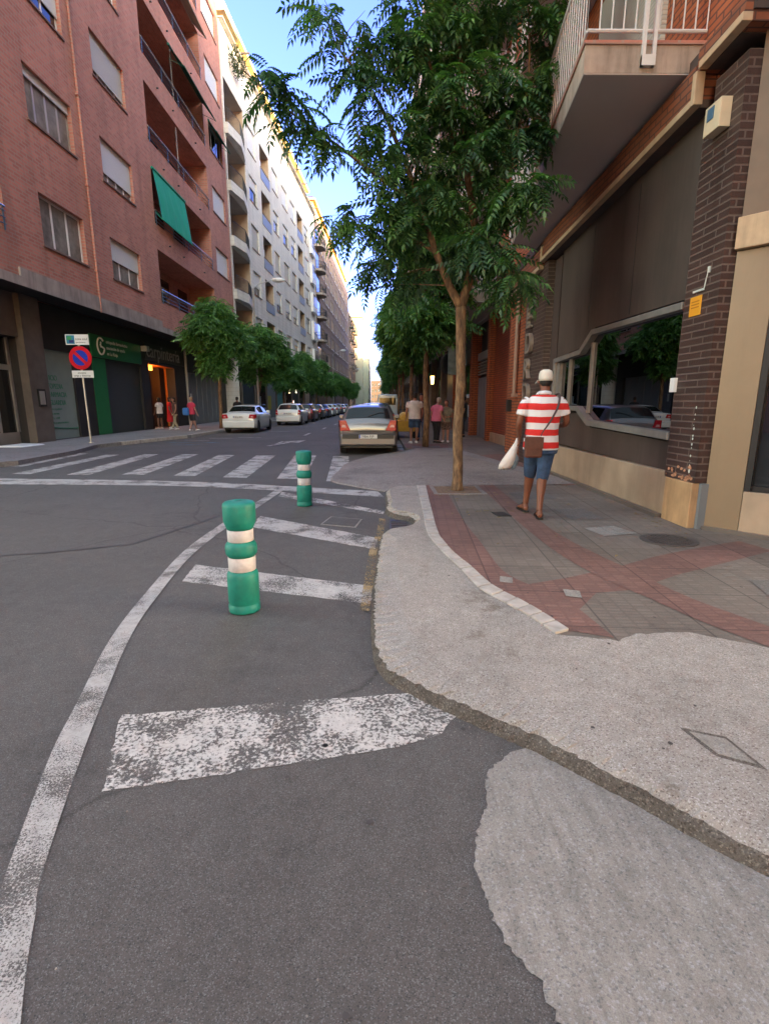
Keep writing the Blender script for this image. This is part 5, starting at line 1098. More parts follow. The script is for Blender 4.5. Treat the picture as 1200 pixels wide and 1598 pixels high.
# generic street trees: three crown shapes, copied along the pavements
def crown_tree(seed, label, H=4.4, r_=1.95, trunk_h=2.6, n=3400, loc=(0, 0, 0), group=None, lean=0.0, zs=.85):
    rg = np.random.default_rng(seed); rr_ = random.Random(seed)
    t = thing('street_tree', label, 'tree', loc, 0, group); cz = trunk_h+1.25*zs*1.6
    m = MB(); tr = [(0, 0, -.05), (.03, .02, 1.0), (-.03+lean*.4, .03, 1.9), (lean, 0, trunk_h)]; m.tube(tr, [.11, .09, .085, .08], 10)
    blobs = []
    for i in range(11):
        a = i*2.4+rr_.uniform(-.3, .3); q = rr_.uniform(.3, .75)*r_; z = cz+rr_.uniform(-1.15, 1.3)*zs*1.35; q *= 1-.22*abs(z-cz)
        c = Vector((lean+q*math.cos(a), q*math.sin(a), z)); blobs.append((c, rr_.uniform(.55, .85)))
        m.tube([(lean, 0, trunk_h-.1), tuple(Vector((lean, 0, trunk_h)).lerp(c, .5)+Vector((0, 0, .15))), tuple(c)], [.045, .028, .01], 6)
    m.build('trunk', m_barkn, t, smooth=True)
    blobs.append((Vector((lean, 0, cz+.3)), 1.1))
    P_, Y_, = [], []
    for i in range(n):
        c, rb_ = blobs[rr_.randrange(len(blobs))]; d = Vector((rr_.gauss(0, 1), rr_.gauss(0, 1), rr_.gauss(0, 1))).normalized()*rb_*rr_.uniform(.35, 1.05)
        p = c+Vector((d.x, d.y, d.z*.85)); P_.append(tuple(p)); Y_.append(math.atan2(d.y, d.x)+rr_.gauss(0, .7))
    T = pinnate(5, .42, .17, .075); n_ = len(P_); V, F = scatter(T, np.array(P_), np.array(Y_), rg.uniform(-.6, .3, n_), rg.normal(0, .4, n_), rg.uniform(.7, 1.15, n_))
    from_np('crown', V, F, m_leaf2, t); return t
GL = 'street trees along the left pavement'; GR = 'street trees along the right pavement'
ta = crown_tree(3, 'first tree of the left row, in front of the grey garage gate', loc=(-8.6, 28.6, .12), group=GL, lean=.12, trunk_h=3.0, r_=1.5)
tb = crown_tree(5, 'second tree of the left row, behind the white saloon', loc=(-8.5, 37.2, .12), group=GL, lean=.3, trunk_h=3.0, r_=1.8)
tcx = crown_tree(9, 'third tree of the left row, beside the white hatchback', loc=(-8.3, 46.5, .12), group=GL, trunk_h=2.5)
nth = ['fourth', 'fifth', 'sixth', 'seventh', 'eighth', 'ninth', 'tenth']
for i, (x, y) in enumerate([(-7.9, 56), (-7.7, 66), (-7.5, 77), (-7.2, 89), (-6.8, 102), (-6.3, 117), (-6.0, 134)]):
    copy_tree([ta, tb, tcx][i % 3], loc=(x, y, .12), rz=i*1.3, label=nth[i]+' tree of the left row, counting from the no parking sign')
# right hand row
tr2 = crown_tree(21, 'second tree on the right pavement, straight brown trunk beside the man in white', loc=(1.52, 16.3, .1), group=GR, trunk_h=3.2, r_=1.35, n=2400, lean=.0, zs=1.0)
tr3 = crown_tree(23, 'third tree on the right pavement, behind the standing group of people', loc=(1.6, 24.5, .1), group=GR, trunk_h=3.0, r_=1.6, n=2600, zs=1.1)
for i, (x, y, s_) in enumerate([(1.6, 32.5, 1.05), (1.7, 41, 1.1), (1.8, 50, 1.1), (1.8, 60, 1.15), (1.9, 72, 1.1), (2.0, 86, 1.15), (2.2, 102, 1.1)]):
    o = copy_tree([tr2, tr3][i % 2], loc=(x, y, .1), rz=1+i*1.7, label=nth[i]+' tree on the right pavement, counting from the nearest one'); o.scale = (s_, s_, s_)
# ------------------------------------------------------------------ cars
m_tyre = M('tyre_rubber', (.018, .018, .019), .85, var=.2, scale=20)
m_rim = M('alloy_rim', (.35, .36, .38), .3, .8, var=.05)
m_tail = M('red_tail_light', (.42, .012, .02), .18, var=.1, coat=.6)
m_tailp = M('pale_tail_light', (.62, .30, .30), .2, var=.05, coat=.6)
m_cglass2 = M('car_glass', (.010, .012, .014), .05, 0, var=0); m_cglass2.node_tree.nodes['Principled BSDF'].inputs['Specular IOR Level'].default_value = .3
m_trim = M('black_car_trim', (.02, .02, .022), .5, var=.1)
m_plate = M('number_plate_white', (.62, .62, .62), .4, var=.04)
def carpaint(name, col, metal=.3): return M(name, col, .32, metal, var=.03, scale=1, coat=.7)
KIND = {
 'hatch': dict(L=4.2, belt=[(0, .84), (.1, .92), (1, .95), (3, .92), (3.3, .90), (4.0, .72), (4.2, .55)], roof=[(0, .88), (.05, .98), (.12, 1.08), (.33, 1.34), (.55, 1.395), (1.7, 1.425), (2.4, 1.39), (3.15, .97), (3.3, .94), (4.0, .76), (4.2, .6)], rg=(.09, .32), ws=(2.5, 3.1), side=[(.55, 1.36), (1.42, 2.26), (2.32, 2.92)]),
 'sedan': dict(L=4.4, belt=[(0, .86), (.1, .94), (1, .95), (3.3, .92), (3.6, .88), (4.25, .70), (4.4, .55)], roof=[(0, .90), (.05, .97), (.2, 1.0), (.68, 1.02), (1.18, 1.30), (1.42, 1.365), (2.1, 1.39), (2.6, 1.35), (3.4, .97), (3.6, .93), (4.25, .74), (4.4, .6)], rg=(.74, 1.2), ws=(2.7, 3.3), side=[(1.1, 1.42), (1.48, 2.32), (2.38, 3.1)]),
 'estate': dict(L=4.5, belt=[(0, .88), (.1, .95), (1, .97), (3.3, .94), (3.6, .9), (4.3, .74), (4.5, .58)], roof=[(0, .92), (.05, 1.0), (.15, 1.1), (.36, 1.40), (.6, 1.45), (1.9, 1.48), (2.5, 1.44), (3.3, .99), (3.6, .95), (4.3, .78), (4.5, .62)], rg=(.11, .34), ws=(2.6, 3.2), side=[(.5, 1.3), (1.36, 2.25), (2.31, 3.0)]),
}
def car(label, x, y, kind, paint_, group=None, plate=None, detail=True, name='parked_car', lean=0, W=.87, light='low'):
    K = KIND[kind]; L = K['L']; t = thing(name, label, 'car', (x, y, 0), 0, group)
    I = lambda tab, v: float(np.interp(v, [a for a, b in tab], [b for a, b in tab]))
    wt = [(0, .82), (.03, .90), (.1, .965), (.4, 1), (L-.7, 1), (L-.25, .90), (L, .70)]
    wc = [.74, L-.84]
    def ring(v):
        w_ = W*I(wt, v); zb = I([(0, .33), (.3, .24), (.8, .19), (L-.6, .19), (L, .3)], v)
        for c in wc:
            d = abs(v-c)
            if d < .37: zb = max(zb, .31+math.sqrt(max(0, .37**2-d*d))) if d < .365 else zb
        zl = I(K['belt'], v); zr = max(zl+.045, I(K['roof'], v)); g_ = min(1, max(0, (zr-zl-.045)/.38)); wr = w_*(.86-.17*g_)
        zlow = min(zb+.18, zl-.12); zlow = max(zlow, zb+.01)
        P_ = [(0, zb), (.80*w_, zb), (.965*w_, zb+.01), (w_*.995, zlow), (w_, max(.62, zlow+.02)), (w_*.975, zl), (w_*(.95-.02*g_), zl+.02), (wr, zr-.05*(.4+g_*.6)), (wr*.88, zr-.012), (wr*.5, zr+.008), (0, zr+.015)]
        return P_
    ys = sorted(set([0, .015, .03, .06, .1, .15, .2, .3]+list(np.arange(.35, L-.3, .07))+[L-.3, L-.2, L-.12, L-.06, L-.02, L]))
    rings = []
    for v in ys:
        P_ = ring(v); R_ = [(a, v, b) for a, b in P_]; rings.append(R_+[(-a, v, b) for a, b in P_[-2:0:-1]])
    m = MB(); m.loft(rings); m.build('body', paint_, t, smooth=True)
    m = MB(); m.box(-W*.80, W*.80, .12, L-.15, .2, .6); m.build('underbody', m_trim, t)
    def side(v, j, f, off, sg):
        P_ = ring(v); a, b = P_[j], P_[j+1]; return (sg*(a[0]+(b[0]-a[0])*f+off), v, a[1]+(b[1]-a[1])*f)
    for (a, b) in K['side']:
        for sg in (-1, 1):
            m = MB(); vs = np.linspace(a, b, 10)
            for p, q in zip(vs[:-1], vs[1:]): m.quad(side(p, 6, .10, .006, sg), side(q, 6, .10, .006, sg), side(q, 6, .93, .006, sg), side(p, 6, .93, .006, sg))
            m.build('side_window', m_cglass2, t, smooth=True)
    for nm, (a, b), sgn in (('rear_window', K['rg'], -1), ('windscreen', K['ws'], 1)):
        m = MB(); vs = np.linspace(a, b, 8); xs = np.linspace(-1, 1, 11)
        def tp(v, f):
            P_ = ring(v); X = f*P_[7][0]*.93; z = float(np.interp(abs(X), [0, P_[9][0], P_[8][0], P_[7][0]], [P_[10][1], P_[9][1], P_[8][1], P_[7][1]])); return (X, v+.008*sgn, z+.008)
        for p, q in zip(vs[:-1], vs[1:]):
            for f, g_ in zip(xs[:-1], xs[1:]): m.quad(tp(p, f), tp(p, g_), tp(q, g_), tp(q, f))
        rw = m.build(nm, m_cglass2, t, smooth=True)
        if nm == 'rear_window' and detail:
            v0 = a+.02; z0 = tp(v0, 0)[2]; m = MB(); m.tube([(0, v0-.02, z0+.01), (.3, v0+.06, z0+.11), (.46, v0+.07, z0+.12)], .009, 5); m.build('wiper', m_trim, rw)
    for c in wc:
        for sg in (-1, 1):
            m = MB(); m.lathe([(.17, -.1), (.29, -.1), (.315, -.08), (.32, 0), (.315, .08), (.29, .1), (.17, .1)], (sg*(W-.125), c, .32), 26, axis='x'); wh = m.build('wheel', m_tyre, t, smooth=False)
            m = MB(); m.lathe([(0, .0), (.05, .06), (.18, .04), (.2, .085), (.205, .09), (.205, -.05), (0, -.05)] if sg > 0 else [(0, -.0), (.05, -.06), (.18, -.04), (.2, -.085), (.205, -.09), (.205, .05), (0, .05)], (sg*(W-.118), c, .32), 20, axis='x'); m.build('rim', m_rim, wh)
    zt = I(K['belt'], 0)
    m = MB(); m.box(-W*.92, W*.92, -.055, .16, .27, .60); m.build('rear_bumper', paint_, t, bevel=.05)
    m = MB(); m.box(-W*.84, W*.84, -.062, -.02, .47, .60) if light == 'low' else m.box(-W*.84, W*.84, -.03, .05, .24, .30); bs = m.build('bumper_strip', m_trim, t, bevel=.01)
    for sg in (-1, 1):
        m = MB()
        if kind == 'estate': q = [(.66, .72), (.815, .74), (.80, 1.02), (.70, 1.06)]
        elif kind == 'sedan': q = [(.50, .74), (.80, .72), (.81, .93), (.56, .93)]
        else: q = [(.50, .70), (.79, .69), (.80, .985), (.63, .99)]
        b0 = [(sg*a*W/.87, -.012, z) for a, z in q]; b1 = [(sg*(a if a < .75 else a+.055)*W/.87, .06 if a < .75 else .22, z) for a, z in q]; m.hexa(b0, b1)
        tl = m.build('tail_light', m_tail, t, bevel=.008)
        if detail:
            m = MB(); cx = sum(a for a, z in q)/4*W/.87; cz_ = sum(z for a, z in q)/4; m.hexa([(sg*(cx-.06), -.0165, cz_-.05), (sg*(cx+.07), -.0165, cz_-.05), (sg*(cx+.05), -.0165, cz_+.02), (sg*(cx-.03), -.0165, cz_+.02)], [(sg*(cx-.06), -.0125, cz_-.05), (sg*(cx+.07), -.0125, cz_-.05), (sg*(cx+.05), -.0125, cz_+.02), (sg*(cx-.03), -.0125, cz_+.02)]); m.build('lens', m_tailp, tl)
    zp = .535 if light == 'low' else .80; yp = -.066 if light == 'low' else -.014
    m = MB(); m.box(-.26, .26, yp-.006, yp, zp-.055, zp+.055); pl_ = m.build('number_plate', m_plate, t)
    if plate:
        text_mesh('plate_number', plate, .105, m_txtk, pl_, Mfront(-.20, yp-.008, zp-.036), .001); m = MB(); m.box(-.255, -.215, yp-.0075, yp-.0065, zp-.05, zp+.05); m.build('blue_strip', M('plate_blue', (.02, .06, .35), .4), pl_)
    if detail:
        m = MB(); m.tube([(0, .85, ring(.85)[10][1]-.01), (0, .70, ring(.85)[10][1]+.16)], .007, 5); m.build('aerial', m_trim, t)
        m = MB(); r0 = ring(.004); 
        for sg in (-1, 1): 
            v = 2.75; P_ = ring(v); m.add([], []); m.box(sg*(P_[6][0]+.10)-.09, sg*(P_[6][0]+.10)+.09, v-.03, v+.06, P_[6][1]+.02, P_[6][1]+.15)
            o = m.build('wing_mirror', paint_, t, bevel=.02); m = MB()
    return t
silver = carpaint('warm_silver_car_paint', (.15, .138, .145), .4); whitep = carpaint('white_car_paint', (.66, .68, .68), 0); blackp = carpaint('black_car_paint', (.015, .016, .02), .1)
greyp = carpaint('dark_grey_car_paint', (.06, .065, .075), .4); darkred = carpaint('dark_red_car_paint', (.08, .012, .015), .2); bluep = carpaint('dark_blue_car_paint', (.02, .035, .08), .3); lsil = carpaint('pale_silver_car_paint', (.42, .44, .46), .4)
c0 = car('silver hatchback parked on the right, its rear with a dark bumper strip towards the camera', -.27, 14.7, 'hatch', silver, plate='7984 FJP')
m = MB(); m.lathe([(0, -.012), (.035, -.012), (.035, 0), (0, 0)], (0, .02, .885), 4, axis='y'); m.build('badge', m_rim, c0)
m = MB(); m.hexa([(-.62, -.012, .70), (.62, -.012, .70), (.3, -.012, .665), (-.3, -.012, .665)], [(-.62, .03, .70), (.62, .03, .70), (.3, .03, .665), (-.3, .03, .665)]); m.build('boot_crease', m_trim, c0)
car('white saloon parked first in the left row beside the pavement', -6.92, 25.9, 'sedan', whitep, plate='2816 BKL', light='high')
car('white hatchback parked behind the white saloon, under the third tree', -6.06, 35.2, 'estate', whitep, plate='5190 DGT', light='high')
specs = [('dark red car third in the left parked row', -6.0, 41.5, 'estate', darkred), ('black car fourth in the left parked row', -5.95, 47.6, 'hatch', blackp), ('dark blue saloon fifth in the left parked row', -5.9, 53.4, 'sedan', bluep),
 ('white hatchback sixth in the left parked row', -5.85, 59.4, 'hatch', whitep), ('pale silver car seventh in the left parked row', -5.8, 65.2, 'hatch', lsil), ('dark grey car eighth in the left parked row', -5.75, 71, 'estate', greyp), ('white car ninth in the left parked row', -5.6, 77, 'sedan', whitep), ('black car tenth in the left parked row', -5.5, 83.4, 'hatch', blackp)]
for lb_, x_, y_, k_, p_ in specs: car(lb_, x_, y_, k_, p_, 'cars parked along the left kerb', detail=False, light='high')
for lb_, x_, y_, k_, p_ in [('dark grey estate parked in front of the silver hatchback', -.12, 20.3, 'estate', greyp), ('black hatchback on the right, second beyond the silver hatchback', .0, 26.5, 'hatch', blackp), ('dark blue car on the right, third beyond the silver hatchback', .05, 32.2, 'estate', bluep), ('pale silver car on the right, fourth beyond the silver hatchback', .05, 38.4, 'hatch', lsil)]:
    car(lb_, x_, y_, k_, p_, 'cars parked along the right kerb', detail=False, light='high')
t = thing('delivery_van', 'pale blue white van further up the right kerb beyond the parked cars', 'van', (.9, 46, 0))
m = MB(); m.loft([[(x*s_, y, z*h+.3) for x, z in ((-.95, 0), (.95, 0), (.95, 1.2), (.82, 1.95), (-.82, 1.95), (-.95, 1.2))] for s_, y, h in ((.94, 0, .97), (1, .08, 1), (1, 3.9, 1), (.96, 4.3, .8), (.9, 5.0, .5), (.8, 5.2, .4))]); m.build('body', M('pale_blue_van_paint', (.45, .58, .66), .35, coat=.5), t, bevel=.03)
m = MB(); m.box(-.7, .7, -.012, -.002, 1.35, 1.95); m.build('rear_window', m_cglass2, t)
for y_ in (.9, 4.2):
    for s_ in (-.85, .85): m = MB(); m.lathe([(.0, -.1), (.33, -.1), (.33, .1), (0, .1)], (s_, y_, .33), 18, axis='x'); m.build('wheel', m_tyre, t)
# yellow site dumper between the cars and the tree
t = thing('site_dumper', 'small yellow site dumper with its box standing beside the kerb near the people', 'dumper', (1.13, 20.6, 0))
ym = M('yellow_machine_paint', (.55, .33, .05), .5, var=.2, scale=6)
m = MB(); m.hexa([(-.34, 0, .36), (.36, 0, .36), (.36, .9, .36), (-.34, .9, .36)], [(-.42, -.12, .80), (.44, -.12, .80), (.44, 1.0, .80), (-.42, 1.0, .80)]); m.build('box', ym, t, bevel=.02)
m = MB(); m.loft([[(x*s_+.02, y, .8+z*s_) for x, z in ((-.30, 0), (.30, 0), (.29, .14), (.16, .30), (-.12, .31), (-.28, .16))] for s_, y in ((.8, .1), (1, .25), (1, 1.3), (.85, 1.5))]); m.build('engine_cover', ym, t, bevel=.03)
for y_ in (.15, 1.25):
    for s_ in (-.36, .38): m = MB(); m.lathe([(.0, -.08), (.14, -.08), (.2, -.07), (.2, .07), (.14, .08), (0, .08)], (s_, y_, .2), 18, axis='x'); m.build('wheel', m_tyre, t)
m = MB(); m.tube([(-.25, 1.1, .9), (-.25, 1.2, 1.2), (.25, 1.2, 1.2), (.25, 1.1, .9)], .02, 6); m.build('handlebar', m_trim, t)
# ------------------------------------------------------------------ people
def eloft(m, st, n=20):       # horizontal elliptical stations (x, y, z, rx, ry)
    m.loft([[(x+rx*math.cos(2*math.pi*j/n), y+ry*math.sin(2*math.pi*j/n), z) for j in range(n)] for x, y, z, rx, ry in st])
def limb(m, pts, rs, n=12):
    P_ = catmull3(pts); r_ = np.interp(np.linspace(0, 1, len(P_)), np.linspace(0, 1, len(rs)), rs); m.tube(P_, list(map(float, r_)), n)
def catmull3(pts, n=5):
    P = [np.array(p, float) for p in pts]; P = [2*P[0]-P[1]]+P+[2*P[-1]-P[-2]]; out = []
    for i in range(1, len(P)-2):
        for j in range(n):
            t = j/n; out.append(tuple(.5*((2*P[i])+(-P[i-1]+P[i+1])*t+(2*P[i-1]-5*P[i]+4*P[i+1]-P[i+2])*t*t+(-P[i-1]+3*P[i]-3*P[i+1]+P[i+2])*t**3)))
    out.append(tuple(P[-2])); return out
def ball(m, c, r, n=12):
    rx, ry, rz_ = r if isinstance(r, tuple) else (r, r, r)
    m.loft([[(c[0]+rx*math.sin(a)*math.cos(2*math.pi*j/n), c[1]+ry*math.sin(a)*math.sin(2*math.pi*j/n), c[2]-rz_*math.cos(a)) for j in range(n)] for a in np.linspace(.12, math.pi-.12, 9)])
def remesh(o, v, sm=2):
    r_ = o.modifiers.new('remesh', 'REMESH'); r_.mode = 'VOXEL'; r_.voxel_size = v; r_.use_smooth_shade = True
    if sm: s_ = o.modifiers.new('smooth', 'SMOOTH'); s_.iterations = sm; s_.factor = .5
SK = {}
def skin(col): return M('skin_%02d%02d' % (int(col[0]*99), int(col[1]*99)), col, .55, var=.08, scale=10)
POSE = dict(rf=(.10, .0, .08), rk=(.10, .03, .49), lf=(-.10, .05, .08), lk=(-.10, .06, .49), re=(.27, .0, 1.14), rw=(.27, .10, .90), le=(-.27, .0, 1.14), lw=(-.27, .10, .90), hipy=.0, lean=0.0, head=(0, 0))
def person(label, loc, rz, H, sk, hair, top, bot, shoes, vox=.014, pose=None, build=1.0, shirt=(.84, 1.22), legs=.50, skirt=False, haircut='short', cap=None, sleeve=.5, bare_feet=False, group=None):
    q = dict(POSE); q.update(pose or {}); S = H/1.75; hy = q['hipy']; ln = q['lean']; B = build
    P = lambda p: (p[0]*S, p[1]*S, p[2]*S)
    shx = .185*B; sh_r, sh_l = (shx, ln, 1.42), (-shx, ln, 1.42); hp_r, hp_l = (.09*B, hy, .92), (-.09*B, hy, .92)
    hx, hyy = q['head'][0], ln+q['head'][1]
    def tor(m, e, z0, z1, top_close=True):
        st = [(.76, hy, .165, .125), (.86, hy, .178, .13), (.96, hy*.9+ln*.1, .168, .122), (1.08, hy*.5+ln*.5, .158, .112), (1.22, ln, .172, .118), (1.34, ln, .182, .112), (1.41, ln, .165, .09), (1.46, ln, .11, .07), (1.49, ln+.005, .062, .06)]
        zs_ = [z0]+[s[0] for s in st if z0 < s[0] < z1]+[z1]; out = []
        for z in zs_:
            v = [float(np.interp(z, [s[0] for s in st], [s[k] for s in st])) for k in (1, 2, 3)]; out.append((0, v[0]*S, z*S, (v[1]*B+e)*S, (v[2]*B+e)*S))
        eloft(m, out)
    m = MB(); tor(m, 0, .78, 1.49)
    eloft(m, [(0, ln*S, 1.44*S, .06*S, .06*S), (hx*.5*S, (ln+.01)*S, 1.50*S, .056*S, .058*S), (hx*S, (hyy+.02)*S, 1.57*S, .055*S, .062*S)])
    hc = (hx*S, (hyy+.025)*S)
    eloft(m, [(hc[0], hc[1]+.02*S, 1.535*S, .035*S, .05*S), (hc[0], hc[1]+.012*S, 1.56*S, .058*S, .078*S), (hc[0], hc[1]+.005*S, 1.60*S, .069*S, .09*S), (hc[0], hc[1], 1.645*S, .074*S, .096*S), (hc[0], hc[1], 1.69*S, .073*S, .094*S), (hc[0], hc[1]-.004*S, 1.725*S, .058*S, .076*S), (hc[0], hc[1]-.004*S, 1.748*S, .028*S, .04*S)])
    ball(m, (hc[0], hc[1]+.10*S, 1.622*S), (.012*S, .018*S, .022*S)); ball(m, (hc[0], hc[1]+.088*S, 1.585*S), (.025*S, .01*S, .009*S))
    for s_ in (-1, 1): ball(m, (hc[0]+s_*.077*S, hc[1]-.002*S, 1.635*S), (.010*S, .02*S, .032*S)); ball(m, (hc[0]+s_*.03*S, hc[1]+.085*S, 1.645*S), (.014*S, .008*S, .008*S))
    for hp, k, f in ((hp_r, q['rk'], q['rf']), (hp_l, q['lk'], q['lf'])):
        limb(m, [P(hp), P(k), P(f)], [.085*S*B, .072*S*B, .054*S, .061*S*B, .057*S, .040*S, .036*S])
        fx, fy, fz = P(f); dirx = .03*(1 if f is q['rf'] else -1)*S; base = fz-.08*S
        m.loft([[(fx+dirx*t_+w_*S*math.cos(a), fy+yy*S, base+h*S*.5+h*S*.5*math.sin(a)) for a in np.linspace(0, 2*math.pi, 12, endpoint=False)] for yy, w_, h, t_ in ((-.065, .028, .05, 0), (-.03, .036, .09, 0), (.03, .038, .085, .3), (.10, .046, .05, .8), (.15, .045, .035, 1), (.19, .028, .022, 1.2))])
    for sh, e, w_, sg in ((sh_r, q['re'], q['rw'], 1), (sh_l, q['le'], q['lw'], -1)):
        limb(m, [P(sh), P(e), P(w_)], [.052*S*B, .046*S*B, .038*S, .038*S, .033*S, .026*S])
        E_, W_ = Vector(P(e)), Vector(P(w_)); d = (W_-E_).normalized(); side_ = Vector((0, 1, 0)).cross(d).normalized() if abs(d.y) < .9 else Vector((1, 0, 0)); fwd = d.cross(side_).normalized()
        if fwd.y < 0: fwd = -fwd
        pal = W_+d*.05*S; m.loft([[tuple(W_+d*k*S+fwd*wd*S*math.cos(a)+side_*.014*S*math.sin(a)) for a in np.linspace(0, 2*math.pi, 10, endpoint=False)] for k, wd in ((-.01, .026), (.03, .036), (.07, .040), (.092, .038))])
        for i, (off, fl) in enumerate(((.028, .066), (.010, .076), (-.009, .070), (-.027, .055))):
            b_ = W_+d*.085*S+fwd*off*S; k1 = b_+d*fl*.5*S+side_*sg*-.006*S; k2 = k1+d*fl*.38*S-side_*sg*.024*S; k3 = k2+d*.010*S-side_*sg*.022*S; m.tube([b_, k1, k2, k3], [.0095*S, .009*S, .008*S, .007*S], 7)
        b_ = W_+d*.03*S+fwd*.032*S; m.tube([b_, b_+d*.03*S+fwd*.022*S-side_*sg*.01*S, b_+d*.058*S+fwd*.026*S-side_*sg*.024*S], [.012*S, .010*S, .008*S], 7)
    body = m.build('person', skin(sk)); remesh(body, vox*.8); tag(body, label, 'person', group); body.location = loc; body.rotation_euler = (0, 0, rz)
    m = MB(); tor(m, .027, shirt[0], 1.47)
    for sh, e, w_ in ((sh_r, q['re'], q['rw']), (sh_l, q['le'], q['lw'])):
        a_, b_ = Vector(P(sh)), Vector(P(e)); 
        if sleeve > 0:
            en = a_.lerp(b_, min(1, sleeve*1.35)); pts = [tuple(a_+(a_-b_)*.02+Vector((-math.copysign(.03, a_.x), 0, -.01))), tuple(a_.lerp(en, .4)), tuple(en)]
            limb(m, pts, [.062*S*B, .07*S*B, .068*S*B]); 
            if sleeve > .9: limb(m, [tuple(en), P(w_)], [.062*S, .045*S])
    sh_ = m.build('shirt', top, body); remesh(sh_, vox, 3)
    m = MB(); tor(m, .022, .78, 1.0)
    if skirt: eloft(m, [(0, hy*S, 1.0*S, .17*S*B, .125*S*B), (0, hy*S, .8*S, .20*S*B, .16*S*B), (0, hy*S, legs*S, .25*S*B, .2*S*B)])
    else:
        for hp, k, f in ((hp_r, q['rk'], q['rf']), (hp_l, q['lk'], q['lf'])):
            A_, K_, F_ = Vector(P(hp)), Vector(P(k)), Vector(P(f)); 
            if legs*S > K_.z: limb(m, [tuple(A_+Vector((0, 0, .03*S))), tuple(A_.lerp(K_, .5)), tuple(A_.lerp(K_, (A_.z-legs*S)/(A_.z-K_.z)))], [.10*S*B, .098*S*B, .09*S*B])
            else: limb(m, [tuple(A_+Vector((0, 0, .03*S))), tuple(K_), tuple(K_.lerp(F_, (K_.z-legs*S)/(K_.z-F_.z)))], [.10*S*B, .088*S*B, .072*S*B, .065*S, .066*S])
    o = m.build('skirt' if skirt else 'trousers' if legs < .4 else 'shorts', bot, body); remesh(o, vox, 3)
    for f, sg in ((q['rf'], 1), (q['lf'], -1)):
        fx, fy, fz = P(f); base = fz-.08*S; m = MB()
        if bare_feet: m.loft([[(fx+.03*sg*S*t_+w_*S*c_, fy+yy*S, base-.014*S+z_*S) for c_, z_ in ((-1, 0), (1, 0), (1, .02), (-1, .02))] for yy, w_, t_ in ((-.085, .03, 0), (-.03, .04, 0), (.08, .05, .7), (.16, .05, 1), (.205, .025, 1.2))]); m.tube([(fx-.045*S, fy+.06*S, base+.02*S), (fx+.02*sg*S, fy+.11*S, base+.075*S), (fx+.06*S, fy+.06*S, base+.02*S)], .009*S, 6)
        else: m.loft([[(fx+.03*sg*S*t_+w_*S*math.cos(a), fy+yy*S, base-.01*S+h*S*.5+h*S*.5*math.sin(a)) for a in np.linspace(0, 2*math.pi, 12, endpoint=False)] for yy, w_, h, t_ in ((-.08, .035, .07, 0), (-.03, .045, .10, 0), (.04, .048, .09, .3), (.11, .055, .07, .8), (.17, .05, .05, 1), (.205, .03, .03, 1.2))])
        m.build('flip_flop' if bare_feet else 'shoe', shoes, body, smooth=not bare_feet)
    m = MB(); 
    if cap is None:
        eloft(m, [(hc[0], hc[1]-.03*S, (1.56 if haircut != 'long' else 1.44)*S, .055*S, .05*S), (hc[0], hc[1]-.022*S, 1.62*S, .080*S, .082*S), (hc[0], hc[1]-.014*S, 1.69*S, .083*S, .096*S), (hc[0], hc[1]-.008*S, 1.735*S, .068*S, .084*S), (hc[0], hc[1]-.006*S, 1.762*S, .034*S, .045*S)])
        hr = m.build('hair', hair, body, smooth=True)
    else:
        eloft(m, [(hc[0], hc[1]-.026*S, 1.575*S, .05*S, .055*S), (hc[0], hc[1]-.014*S, 1.61*S, .072*S, .083*S), (hc[0], hc[1]-.006*S, 1.67*S, .0775*S, .098*S)]); m.build('hair', hair, body, smooth=True)
        m = MB(); eloft(m, [(hc[0], hc[1]-.004*S, 1.635*S, .081*S, .104*S), (hc[0], hc[1]-.004*S, 1.66*S, .082*S, .106*S), (hc[0], hc[1]-.004*S, 1.71*S, .080*S, .100*S), (hc[0], hc[1]-.004*S, 1.748*S, .066*S, .082*S), (hc[0], hc[1]-.004*S, 1.764*S, .036*S, .045*S)], 28)
        m.loft([[(hc[0]+x*S, hc[1]+(.07+k)*S, (z_-.25*k)*S) for x, z_ in ((-.07, 1.652), (0, 1.668), (.07, 1.652), (.07, 1.645), (0, 1.66), (-.07, 1.645))] for k in (0, .05, .10, .15)]); m.build('cap', cap, body, smooth=True)
    return body
def cloth(name, col, var=.15): return M(name, col, .9, var=var, scale=9, bp=.25, bs=16, bd=.03)
m_strp, nt_, p_ = nmat('red_white_striped_cloth'); tcs = nt_.nodes.new('ShaderNodeTexCoord'); sx = nt_.nodes.new('ShaderNodeSeparateXYZ'); ns = noise(nt_, 3, 2, vec=tcs.outputs['Object']); 
nt_.links.new(tcs.outputs['Object'], sx.inputs[0]); ma = nt_.nodes.new('ShaderNodeMath'); ma.operation = 'MULTIPLY_ADD'; nt_.links.new(ns.outputs['Fac'], ma.inputs[0]); ma.inputs[1].default_value = .03; nt_.links.new(sx.outputs['Z'], ma.inputs[2])
mb_ = nt_.nodes.new('ShaderNodeMath'); mb_.operation = 'MULTIPLY_ADD'; mb_.inputs[1].default_value = 1/.147; mb_.inputs[2].default_value = (-.835-.015)/.147+10; nt_.links.new(ma.outputs[0], mb_.inputs[0]); mc_ = nt_.nodes.new('ShaderNodeMath'); mc_.operation = 'FRACT'; nt_.links.new(mb_.outputs[0], mc_.inputs[0])
rs_ = ramp(nt_, mc_.outputs[0], [(0, (.58, .022, .02)), (.49, (.70, .68, .70))]); rs_.color_ramp.interpolation = 'CONSTANT'; nt_.links.new(rs_.outputs[0], p_.inputs['Base Color']); p_.inputs['Roughness'].default_value = .9; bump(nt_, p_, noise(nt_, 14, 4).outputs['Fac'], .6, .02)
